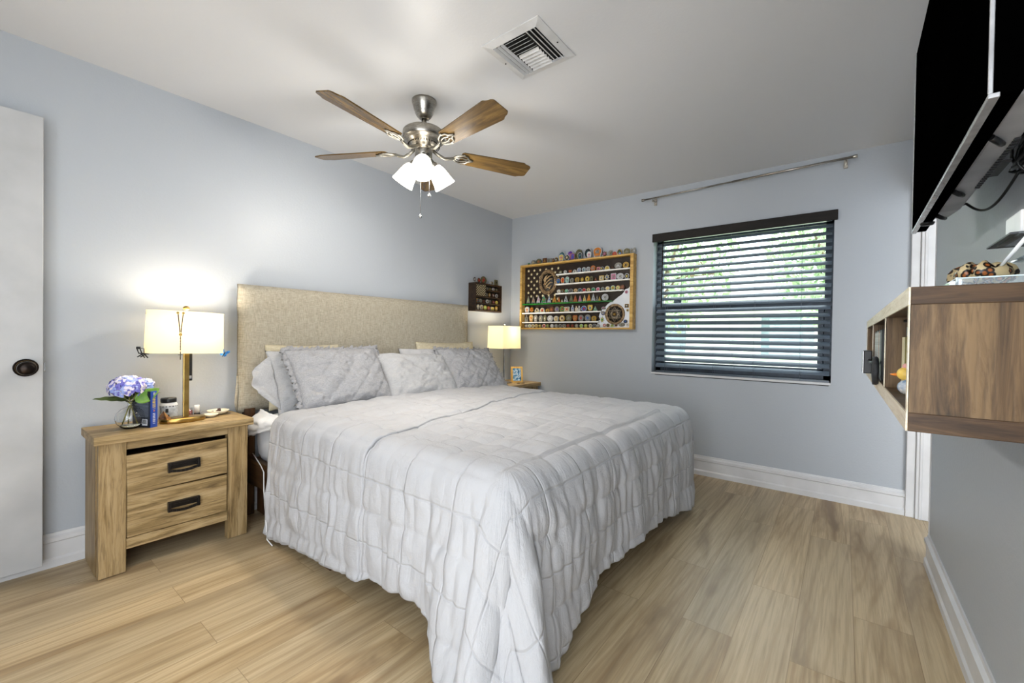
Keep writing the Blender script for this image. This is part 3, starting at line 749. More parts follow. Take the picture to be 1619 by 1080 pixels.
for x, y, z in ((-.028, -.012, -.655), (.018, -.03, -.53)):
    c_ = obj('pull_chain', tube(B(), [(x*1.5, y*1.5, -.31), (x*1.5, y*1.5, -.34), (x, y, z+.01)] if 0 else [(x, y, -.325), (x, y, z+.01)], .0013, 6), m_chrome, fan)
    obj('chain_fob', sphere(sphere(B(), (x, y, z), .010, 12), (x, y, z+.012), .004, 8), m_chrome, c_)

# ---------------------------------------------------------------- left lamp
m_shade = shade_mat('lit_cream_shade', rgb('#E8D8AC'), .36)
LX, LY, LZ = -3.052, -.19, .65
lamp = thing('table_lamp', 'lit brass table lamp with wide oval cream shade on the near nightstand', 'lamp', (LX, LY, LZ))
b = B(); lathe(b, [(.0, 0), (.098, 0), (.100, .003), (.100, .019), (.098, .022), (.0, .022)], 40, sy=.62, cap=False)
bmesh.ops.remove_doubles(b, verts=b.verts[:], dist=1e-5)
obj('lamp_base', b, m_brass, lamp)
obj('pole', bx(-.013, .013, -.009, .009, .022, .40), m_brass, lamp, loc=(.012, 0, 0), bevel=.003)
obj('lamp_stem', lathe(B(), [(.006, .39), (.006, .575)], 12, Matrix.Translation((.012, 0, 0))), m_brass, lamp)
obj('finial', sphere(B(), (.012, 0, .600), .015, 16, sz=.8), m_brass, lamp)
def oval(n=48, a=.172, b_=.085):
    return [(a*math.copysign(abs(math.cos(t))**.85, math.cos(t)), b_*math.copysign(abs(math.sin(t))**.85, math.sin(t))) for t in [2*PI*i/n for i in range(n)]]
b = B(); rg = []
for z, k in ((.362, 1.0), (.364, 1.012), (.366, 1.0), (.47, .985), (.576, .97), (.578, .98), (.580, .97)): rg.append([b.verts.new((x*k, y*k, z)) for x, y in oval()])
for A_, C_ in zip(rg, rg[1:]):
    for i in range(48): b.faces.new((A_[i], A_[(i+1) % 48], C_[(i+1) % 48], C_[i]))
obj('lamp_shade', b, m_shade, lamp, smooth=True, loc=(.003, 0, 0), rot=(0, R_(1.2), 0))
obj('shade_spider', tube(tube(B(), [(-.155, 0, .565), (.158, 0, .565)], .002, 6), [(0, -.08, .565), (0, .08, .565)], .002, 6), m_brass, lamp)
lb = obj('light_bulb', sphere(B(), (.012, 0, .425), .02, 14), emit('lit_bulb_a', (1, .85, .6, 1), 12), lamp)
light('lamp_light', 'POINT', (LX+.030, LY+.01, LZ+.53), 9.0, (1, .93, .82), radius=.04)
# things hanging on the shade
ros = thing('rosary', 'dark beaded rosary with a small cross hanging over the lamp shade', 'rosary', (LX-.035, LY-.088, 1.222))
b = B(); m_bead = plain('dark_wood_beads', '#4A3220', '#2E1E12', 60, .4)
for s_ in (-1, 1):
    for k in range(14): sphere(b, (s_*(.010-.0006*k), -.001, -.012-.0066*k), .0033, 6)
for k in range(9): sphere(b, (0, -.001, -.125-.0078*k), .0031, 6)
obj('beads', b, m_bead, ros)
b = B(); tube(b, [(-.010, -.001, 0), (-.003, -.001, -.105), (0, -.001, -.115), (0, -.001, -.20)], .0007, 4); tube(b, [(.010, -.001, 0), (.003, -.001, -.105)], .0007, 4)
obj('cord', b, m_bead, ros)
for s_ in (-1, 1): obj('clasp_bead', sphere(B(), (s_*.0115, -.002, -.002), .0062, 10), m_brass, ros)
obj('centre_medal', sphere(B(), (0, -.002, -.112), .0075, 10), m_brass, ros)
b = B(); box(b, -.0018, .0018, -.002, .001, -.240, -.200); box(b, -.009, .009, -.002, .001, -.217, -.213)
obj('cross', b, plain('pewter', '#8A867C', '#5E5A52', 40, .3, .9), ros)
clipb = thing('chair_clip', 'small black chair shaped ornament clipped to the lower left corner of the lamp shade', 'ornament', (LX-.178, LY-.03, 1.02), (0, R_(8), R_(20)))
b = B()
tube(b, [(-.022, 0, .022), (-.010, 0, -.004), (.022, 0, -.006)], .0025, 6); tube(b, [(-.022, -.022, .022), (-.010, -.022, -.004), (.022, -.022, -.006)], .0025, 6)
tube(b, [(-.016, 0, .020), (.010, 0, .020), (.014, 0, -.004)], .002, 6)
for y in (0, -.022): tube(b, [(-.012, y, -.024), (.010, y, -.005)], .003, 6); tube(b, [(.020, y, -.024), (.0, y, -.005)], .003, 6)
box(b, -.011, .022, -.022, 0, -.008, -.004); box(b, -.024, -.018, -.022, 0, .014, .026)
obj('ornament_body', b, m_black, clipb)
bf = thing('butterfly_clip', 'small blue butterfly ornament clipped to the lower right corner of the lamp shade', 'ornament', (LX+.176, LY-.035, 1.005), (R_(15), R_(25), R_(-10)))
m_bfly = plain('blue_butterfly_wing', '#3C9CE0', '#1A4E9A', 120, .35)
for s_ in (-1, 1):
    prism_pts = [(0, 0), (s_*.006, .018), (s_*.020, .026), (s_*.026, .016), (s_*.016, .002), (s_*.018, -.010), (s_*.008, -.016), (0, -.006)]
    b = B(); prism(b, prism_pts if s_ > 0 else prism_pts[::-1], -.001, .001); obj('wing', b, m_bfly, bf, rot=(0, 0, s_*R_(25)))
obj('body', tube(B(), [(0, -.002, -.018), (0, -.003, 0), (0, -.002, .014)], [.001, .003, .0015], 8), m_black, bf)
rc = thing('remote_control', 'slim black remote stuck on the back right of the lamp pole', 'remote', (LX+.033, LY+.012, .862))
obj('remote_body', bx(-.010, .010, -.004, .004, 0, .15), m_black, rc, bevel=.003); obj('remote_label', bx(-.006, .006, -.005, -.004, .012, .028), m_silver, rc)

# ---------------------------------------------------------------- items on the near nightstand
TZ = .6503
vx, vy = -3.268, -.215
vase = thing('glass_vase', 'round clear glass bud vase with a little water on the nightstand', 'vase', (vx, vy, TZ))
m_glass = glass('vase_glass', (.97, .98, .98, 1)); m_water = glass('vase_water', (.97, .95, .80, 1)); 
prv = [(.024, .001), (.034, .006), (.052, .028), (.058, .05), (.054, .073), (.038, .093), (.018, .104), (.011, .11), (.010, .122), (.016, .132), (.022, .136)]
b = B(); lathe(b, [(1e-5, .001)]+prv+[(r-.0018, z+.0005) for r, z in prv[::-1]][:-1]+[(.022, .005), (1e-5, .005)], 36, cap=False); bmesh.ops.remove_doubles(b, verts=b.verts[:], dist=1e-5)
obj('vase_body', b, m_glass, vase, smooth=True)
obj('water', lathe(B(), [(1e-5, .0055), (.026, .0058), (.035, .012), (.0385, .018), (1e-5, .018)], 32, cap=False), m_water, vase)
hyd = thing('hydrangea', 'blue and violet hydrangea stem with green leaves standing in the glass vase', 'flower', (vx, vy, TZ+.02))
m_stem = plain('olive_stem', '#8E8A3C', '#6A6A2C', 30, .5); m_lf = plain('fresh_leaf', '#6C9630', '#4A7420', 18, .45); m_lfd = plain('dark_leaf', '#5E6E34', '#3C4A22', 18, .5)
for pts in ([(-.030, 0, .0), (-.006, 0, .085), (0, 0, .10), (-.018, 0, .125), (-.03, -.01, .155)], [(.026, -.004, .0), (.004, 0, .085), (.002, 0, .10), (.012, 0, .12), (.02, -.01, .15)], [(-.004, .02, 0), (0, .002, .085), (.0, .0, .10), (-.004, 0, .13)]):
    obj('stem', tube(B(), pts, .0027, 8), m_stem, hyd)
def leaf(L, W, loc, rot, m, curl=.25):
    b = B(); g = []; n = 14
    for i in range(n+1):
        u = i/n; wv = W*math.sin(PI*u**.75)**.8*(1 if u < .98 else .3)
        g.append([b.verts.new((u*L, s*wv/2, -curl*L*u*u+abs(s)*wv*.16+.0015*math.sin(u*22)*abs(s))) for s in (-1, -.5, 0, .5, 1)])
    for i in range(n):
        for j in range(4): b.faces.new((g[i][j], g[i+1][j], g[i+1][j+1], g[i][j+1]))
    o = obj('leaf', b, m, hyd, smooth=True, loc=loc, rot=rot); s = o.modifiers.new('s', 'SOLIDIFY'); s.thickness = .0008; return o
leaf(.108, .062, (.012, -.035, .112), (R_(80), R_(-33), R_(-5)), m_lf, .05)
leaf(.115, .040, (.014, 0, .112), (R_(20), R_(-22), R_(12)), m_lfd, .15)
leaf(.125, .042, (-.012, -.01, .118), (R_(-25), R_(-10), R_(184)), m_lfd, .02)
leaf(.07, .04, (-.0, .01, .115), (0, R_(-40), R_(100)), m_lfd)
random.seed(21)
mps = [plain('petal_violet', '#7C78C8', '#5A58B0', 60, .6), plain('petal_blue', '#A6B4E4', '#8494D8', 60, .6), plain('petal_cream', '#E6DEE6', '#CFC6DA', 60, .6)]
b = B()
for k in range(120):
    a = random.uniform(0, 2*PI); zc = random.uniform(-.55, 1); rr = math.sqrt(max(0, 1-zc*zc))
    nrm = Vector((rr*math.cos(a), rr*math.sin(a), zc)).normalized()
    side = (k % 7 == 0)
    c = Vector((-.012, -.005, .182))+Vector((nrm.x*.068, nrm.y*.058, nrm.z*.050)) if not side else Vector((.060, .010, .185))+Vector((nrm.x*.028, nrm.y*.03, nrm.z*.024))
    Q = Matrix.Translation(c) @ nrm.to_track_quat('Z', 'Y').to_matrix().to_4x4() @ Matrix.Rotation(random.uniform(0, 2), 4, 'Z')
    mi = random.choice((0, 0, 1, 1, 2)) if nrm.z < .75 and nrm.y < .5 else random.choice((1, 2, 2))
    s = random.uniform(.8, 1.25)
    for q in range(4):
        Rq = Q @ Matrix.Rotation(q*PI/2, 4, 'Z')
        pts = [(0, 0, 0), (.007, -.009, .003), (.0165, -.007, .001), (.020, 0, .004), (.0165, .007, .001), (.007, .009, .003)]
        vs = [b.verts.new(Rq @ (Vector(p)*s)) for p in pts]
        b.faces.new(vs).material_index = mi
obj('bloom', b, mps, hyd, recalc=False)
# book
bk = thing('book', 'thick dark blue paperback standing upright beside the vase', 'book', (-3.188, -.262, TZ), (0, 0, R_(28)))
m_cov = plain('book_cover', '#1E2638', '#141824', 10, .35); m_spn = plain('book_spine', '#2048A4', '#173A8E', 10, .35); m_pg = plain('book_pages', '#E4DCC8', '#CFC6B0', 200, .8, stretch=(1, 1, .02))
BH, BD, BT = .178, .105, .034
obj('pages', bx(-BT/2+.002, BT/2-.002, .003, BD-.002, .002, BH-.002), m_pg, bk)
b = B(); box(b, -BT/2, -BT/2+.002, 0, BD, 0, BH); box(b, BT/2-.002, BT/2, 0, BD, 0, BH)
obj('cover', b, m_cov, bk); spn = obj('spine', bx(-BT/2, BT/2, -.001, .003, 0, BH), m_spn, bk)
m_yel = plain('yellow_print', '#E6C83C', '#D8B830', 20, .5); m_wht = plain('white_print', '#E8EAF0', '#D8DCE4', 20, .5)
for nm_, z0, z1, wl, m in (('spine_title', .090, .148, .0075, m_yel), ('spine_author', .018, .072, .0060, m_wht)):
    b = B(); z = z0; random.seed(3)
    while z < z1:
        hl_ = random.uniform(.0028, .0046)
        if random.random() > .12:
            box(b, -wl, wl, -.0016, -.0010, z, z+.0011)
            if random.random() > .3: box(b, random.choice((-wl, 0, wl-.002)), random.choice((wl, wl*.3)), -.0016, -.0010, z, z+hl_-.0012)
        z += hl_
    obj(nm_, b, m, spn)
obj('spine_emblem', bx(-.005, .005, -.0016, -.001, .158, .172), m_silver, spn)
obj('spine_mark', bx(-.003, .003, -.0016, -.001, .078, .084), plain('orange_print', '#E08040', '#D87030', 9, .5), spn)
b = B(); box(b, -.0004, 0, .018, .048, .010, .040)
bcx = obj('barcode_patch', b, m_wht, bk, loc=(-BT/2, 0, 0))
b = B()
for k in range(11): box(b, -.0008, -.0004, .021+k*.0024, .0218+k*.0024+(k % 3)*.0005, .016, .038)
obj('barcode', b, m_black, bcx)
b = B()
random.seed(4)
for k in range(17): box(b, -.0004, 0, .012, .012+random.uniform(.06, .082), .145-k*.0058, .1468-k*.0058)
obj('back_cover_text', b, plain('grey_print', '#8C96A8', '#7C8698', 30, .5), bk, loc=(-BT/2, 0, 0))
obj('back_cover_heading', bx(-.0004, 0, .02, .09, .155, .168), plain('olive_print', '#7A7434', '#5C5628', 30, .5), bk, loc=(-BT/2, 0, 0))
# leaning brown card
cd = thing('leaning_card', 'small brown and orange folded card leaning behind the blue book', 'card', (-3.135, -.20, TZ))
b = B(); v = [b.verts.new(p) for p in ((0, 0, 0), (.045, -.01, 0), (0, .006, .065), (-.02, .012, .03), (.012, -.045, 0))]
for f in ((0, 1, 2), (0, 2, 3), (0, 4, 2), (4, 1, 2)): b.faces.new([v[i] for i in f])
obj('card', b, plain('marbled_brown', '#B07A3A', '#4A2A18', 45, .5), cd)
# supplement jar
jx, jy = -3.092, -.135
jar = thing('supplement_jar', 'white plastic supplement jar with black lid behind the lamp pole', 'jar', (jx, jy, TZ))
jar.location = (jx-.0, -.10, TZ)
obj('jar_body', lathe(B(), [(.036, 0), (.039, .004), (.039, .082), (.036, .090), (.031, .094), (.031, .099)], 32), m_white, jar)
obj('jar_lid', lathe(B(), [(.0335, .096), (.0345, .098), (.0345, .116), (.032, .119), (1e-5, .119)], 32), m_black, jar)
obj('jar_label', lathe(B(), [(.0393, .014), (.0395, .015), (.0395, .078), (.0393, .079)], 32, cap=False), plain('grey_label', '#C8CED4', '#A8B0B8', 60, .4), jar)
lbm = plain('label_dark', '#23282E', '#15181C', 20, .4)
def curved(parent, name, r, a0, a1, z0, z1, m):
    b = B(); n = 8; lo = []; hi = []
    for i in range(n+1):
        a = R_(a0+(a1-a0)*i/n); lo.append(b.verts.new((r*math.cos(a), r*math.sin(a), z0))); hi.append(b.verts.new((r*math.cos(a), r*math.sin(a), z1)))
    for i in range(n): b.faces.new((lo[i], lo[i+1], hi[i+1], hi[i]))
    return obj(name, b, m, parent)
curved(jar, 'label_band', .0398, 180, 350, .074, .079, lbm); curved(jar, 'label_block', .0399, 238, 256, .045, .066, lbm); curved(jar, 'label_block', .0399, 248, 262, .016, .034, lbm); curved(jar, 'label_block', .0399, 200, 214, .016, .034, lbm); curved(jar, 'label_block', .0399, 200, 208, .04, .07, lbm)
# red candle and nail polish like bottle
cn = thing('red_candle', 'small glass jar of red wax right of the brass lamp pole', 'candle', (-3.002, -.085, TZ))
obj('candle_glass', lathe(B(), [(.021, .0), (.0225, .003), (.0225, .052), (.021, .052), (.021, .004)], 24, cap=True), m_acryl, cn)
obj('candle_wax', lathe(B(), [(.0205, .004), (.0205, .038)], 24), plain('red_wax', '#D8584A', '#B83A34', 20, .4), cn)
np_ = thing('lip_balm_tube', 'small white capped tube standing on a black base beside the red candle', 'tube', (-2.962, -.09, TZ))
obj('cap', lathe(B(), [(.014, 0), (.0145, .002), (.0145, .020), (.0135, .021)], 20), m_black, np_); obj('tube_body', lathe(B(), [(.0125, .021), (.0125, .062), (.011, .064)], 20), m_white, np_)
m_cer = plain('cream_ceramic', '#E6DCC4', '#D6CAAE', 12, .3)
def dish(label, x, y, r, h):
    t = thing('trinket_dish', label, 'dish', (x, y, TZ)); o = obj('dish_bowl', lathe(B(), [(1e-5, .0), (r*.5, 0), (r*.8, h*.45), (r, h), (r*.97, h+.001), (r*.76, h*.5+.002), (r*.45, .004), (1e-5, .004)], 32, cap=False), m_cer, t); return t
dish('small empty cream trinket dish at the front right of the nightstand', -2.918, -.165, .036, .017)
dish('larger cream trinket dish filled with dark beads near the wall', -2.862, -.10, .055, .024)
bd = thing('beaded_bracelet', 'heap of dark brown beads lying in the larger cream dish', 'bracelet', (-2.862, -.10, TZ+.012))
b = B(); random.seed(9)
for k in range(46):
    a = random.uniform(0, 6.28); r = random.uniform(0, .032); sphere(b, (r*math.cos(a), r*math.sin(a), random.uniform(-.004, .014)-r*.1+.004), .0042, 6)
obj('beads', b, plain('brown_beads', '#5A3428', '#2C1812', 90, .35), bd)
tag(obj('charging_cable', tube(B(), [(-2.95, -.07, TZ+.006), (-2.93, -.06, TZ+.016), (-2.90, -.05, TZ+.014), (-2.875, -.038, TZ+.004), (-2.82, -.034, TZ+.003)], .0022, 6), plain('grey_cable', '#8A8A8C', '#747476', 9, .5)), 'thin grey cable running behind the trinket dishes on the nightstand', 'cable')

# ---------------------------------------------------------------- right lamp and frame
l2 = thing('table_lamp', 'lit chrome table lamp with boxy cream shade on the far nightstand', 'lamp', (-.42, -.25, .65), (0, 0, 0))
obj('lamp_base', bx(-.07, .07, -.055, .055, 0, .015), m_chrome, l2, bevel=.003)
obj('pole', bx(-.010, .010, -.006, .006, .015, .40), m_chrome, l2, bevel=.002); obj('lamp_stem', lathe(B(), [(.005, .39), (.005, .59)], 12), m_chrome, l2)
obj('finial', sphere(B(), (0, 0, .60), .010, 12), m_chrome, l2)
def rrect(a, b_, r, n=6):
    pts = []
    for cx, cy, a0 in ((a-r, b_-r, 0), (-a+r, b_-r, 90), (-a+r, -b_+r, 180), (a-r, -b_+r, 270)): pts += arc(cx, cy, r, a0, a0+90, n)
    return pts
b = B(); rg = []
for z, k in ((.355, 1), (.357, 1.01), (.46, .99), (.575, .97), (.577, .98), (.579, .97)): rg.append([b.verts.new((x*k, y*k, z)) for x, y in rrect(.155, .10, .02)])
for A_, C_ in zip(rg, rg[1:]):
    for i in range(len(A_)): b.faces.new((A_[i], A_[(i+1) % len(A_)], C_[(i+1) % len(A_)], C_[i]))
obj('lamp_shade', b, m_shade, l2, smooth=False)
obj('shade_spider', tube(B(), [(-.15, 0, .565), (.15, 0, .565)], .002, 6), m_chrome, l2)
obj('light_bulb', sphere(B(), (0, 0, .42), .02, 14), emit('lit_bulb_b', (1, .85, .6, 1), 12), l2)
light('lamp_light', 'POINT', (-.40, -.25, .65+.53), 6.0, (1, .93, .82), radius=.04)
pf = thing('photo_frame', 'small wooden frame holding a blue beach photo beside the far lamp', 'picture frame', (-.262, -.30, .6505), (R_(-10), 0, R_(-38)))
b = B(); W_, H_ = .062, .165
box(b, -W_, W_, -.008, .008, 0, .018); box(b, -W_, W_, -.008, .008, H_-.018, H_); box(b, -W_, -W_+.018, -.008, .008, .018, H_-.018); box(b, W_-.018, W_, -.008, .008, .018, H_-.018)
obj('frame', b, m_pinez, pf)
pt = base('photo_print', .35); pv = pt.coords(); pn = pt.noise(pv, 38, 3)
pt.l(pt.ramp(pn, (.36, rgb('#1E3A4A')), (.48, rgb('#3C86B8')), (.56, rgb('#C8D6DC')), (.66, rgb('#2A6A9E'))), pt.b.inputs['Base Color'])
obj('photo', bx(-W_+.018, W_-.018, -.003, .003, .018, H_-.018), pt.m, pf)
obj('frame_stand', bx(-.015, .015, 0, .003, 0, .12), m_dark, pf, loc=(0, .008, .01), rot=(R_(-16), 0, 0))
gls = thing('eyeglasses', 'dark folded eyeglasses lying in front of the photo frame on the far nightstand', 'glasses', (-.30, -.375, .6535), (0, 0, R_(-30)))
for s_ in (-1, 1): obj('lens_rim', tube(B(), [(s_*.024+.019*math.cos(t), .013*math.sin(t), 0) for t in [2*PI*i/16 for i in range(16)]], .0022, 6, closed=True), m_bronze, gls)
obj('temple', tube(B(), [(-.042, .003, 0), (.035, .014, 0)], .0018, 6), m_bronze, gls)

# ---------------------------------------------------------------- challenge coin displays
PAL = {'k': ('#1C1A1A', 'black'), 'w': ('#E6E2D8', 'white'), 'c': ('#D8C79C', 'cream'), 'g': ('#8A8880', 'grey'), 's': ('#BABCC0', 'silver'), 'd': ('#B08C3A', 'gold'), 'b': ('#3464B0', 'blue'), 'n': ('#1E8A52', 'green'), 'r': ('#C0302A', 'red'),
       'o': ('#DE8426', 'orange'), 'y': ('#E0C860', 'yellow'), 't': ('#3A7884', 'teal'), 'p': ('#6A3AA8', 'purple'), 'm': ('#C87898', 'pink'), 'e': ('#6A4028', 'brown'), 'l': ('#A4C85A', 'lime green'), 'u': ('#B06A3C', 'copper'), 'v': ('#6E6A4A', 'olive'), 'a': ('#A8D4C4', 'mint')}
CMAT = {}
def cmat(k, rim=False):
    key = (k, rim)
    if key not in CMAT:
        c = PAL[k][0]; r_ = rgb(c)
        CMAT[key] = plain('coin_%s_%s' % (PAL[k][1].replace(' ', '_'), 'rim' if rim else 'enamel'), c, tuple(x*(.45 if not rim else .7) for x in r_[:3])+(1,), 110 if not rim else 60, .35, .55 if rim else .15)
    return CMAT[key]
def outline(k):
    """unit outline: width 1, height 1, bottom at 0"""
    if k == 'o': return [(x, y) for x, y in arc(0, .5, .5, 0, 345, 24)]
    if k == 't': return arc(0, .68, .46, 0, 180, 10, .32)+arc(0, .32, .46, 180, 360, 10, .32)
    if k == 's': return arc(0, .60, .5, -10, 190, 16, .40)+[(-.36, .12), (-.26, 0), (.26, 0), (.36, .12)]
    if k == 'a': return [(0, 1), (-.16, .72), (-.34, .36), (-.42, .18), (-.5, .08), (-.30, 0), (-.14, .07), (.14, .07), (.30, 0), (.5, .08), (.42, .18), (.34, .36), (.16, .72)]
    if k == 'q': return [(-.5, 0), (.5, 0), (.5, .9), (.42, 1), (-.42, 1), (-.5, .9)]
    if k == 'x': return [((.5 if i % 2 == 0 else .30)*math.cos(PI/2+2*PI*i/14), .5+(.5 if i % 2 == 0 else .30)*math.sin(PI/2+2*PI*i/14)) for i in range(14)]
    if k == 'f': return arc(0, .12, .5, 0, 180, 12, .88)+[(-.3, 0), (.3, 0)]
    if k == 'b': return [(-.5, 0), (.5, 0), (.5, .62), (.22, .74), (.22, 1), (-.22, 1), (-.22, .74), (-.5, .62)]
    if k == 'd': return [(0, 0), (.34, .2), (.48, .5), (.46, .9), (.2, 1), (0, .93), (-.2, 1), (-.46, .9), (-.48, .5), (-.34, .2)]
def cmesh(w, h, k, A_, C_, seed):
    b = B(); o = outline(k); th = .0055
    prism(b, [(x*w, y*h) for x, y in o], -th/2, th/2, mi=0)
    cx, cy = 0, .5 if k not in 'as' else (.42 if k == 'a' else .52)
    prism(b, [((x-cx)*.80*w+cx, ((y-cy)*.80+cy)*h) for x, y in o], -th/2-.0012, -th/2+.001, mi=1)
    random.seed(seed)
    n = random.choice((3, 5, 6, 8)); R1 = .26 if k != 'a' else .16
    star = [((R1 if i % 2 == 0 else R1*.5)*w*math.cos(PI/2+PI*i/n), cy*h+(R1 if i % 2 == 0 else R1*.5)*h*math.sin(PI/2+PI*i/n)) for i in range(2*n)]
    prism(b, star, -th/2-.0022, -th/2-.001, mi=2)
    if k == 's':
        for s_ in (-1, 1): sphere(b, (s_*.17*w, -th/2-.0006, .60*h), .085*w, 6, 0)
        for q in (-1, 0, 1): box(b, q*.14*w-.045*w, q*.14*w+.045*w, -th/2-.002, -th/2, .10*h, .24*h, 2)
    else:
        for q in range(4):
            a = random.uniform(0, 6.28); sphere(b, (.3*w*math.cos(a)*(.4 if k == 'a' else 1), -th/2-.001, cy*h+.3*h*math.sin(a)), .05*w, 5, 2)
    return b
RIM = 'dgsuev'
SH = {'o': 'round coin', 't': 'tall oval coin', 's': 'skull shaped coin', 'a': 'arrowhead shaped coin', 'q': 'square badge coin', 'x': 'star pointed coin', 'f': 'fan shaped coin', 'b': 'bottle shaped coin', 'd': 'shield shaped coin'}
NAME = {'o': 'round_coin', 't': 'oval_coin', 's': 'skull_coin', 'a': 'arrowhead_coin', 'q': 'square_coin', 'x': 'star_coin', 'f': 'fan_coin', 'b': 'bottle_coin', 'd': 'shield_coin'}
NUM = ['first', 'second', 'third', 'fourth', 'fifth', 'sixth', 'seventh', 'eighth', 'ninth', 'tenth', 'eleventh', 'twelfth', 'thirteenth', 'fourteenth', 'fifteenth', 'sixteenth', 'seventeenth', 'eighteenth', 'nineteenth', 'twentieth']
def coin(w, h, code, loc, rot, label, group, seed):
    k, A_, C_ = code
    c1, c2 = PAL[A_][1], PAL[C_][1]
    lab = '%s %s, %s' % (c1 if c1 == c2 else c1+' and '+c2, SH[k], label)
    rim = A_ if A_ in RIM else ('s' if seed % 3 else 'd')
    o = obj(NAME[k], cmesh(w, h, k, A_, C_, seed), [cmat(rim, True), cmat(A_), cmat(C_)], loc=loc, rot=rot)
    return tag(o, lab, 'coin', group)
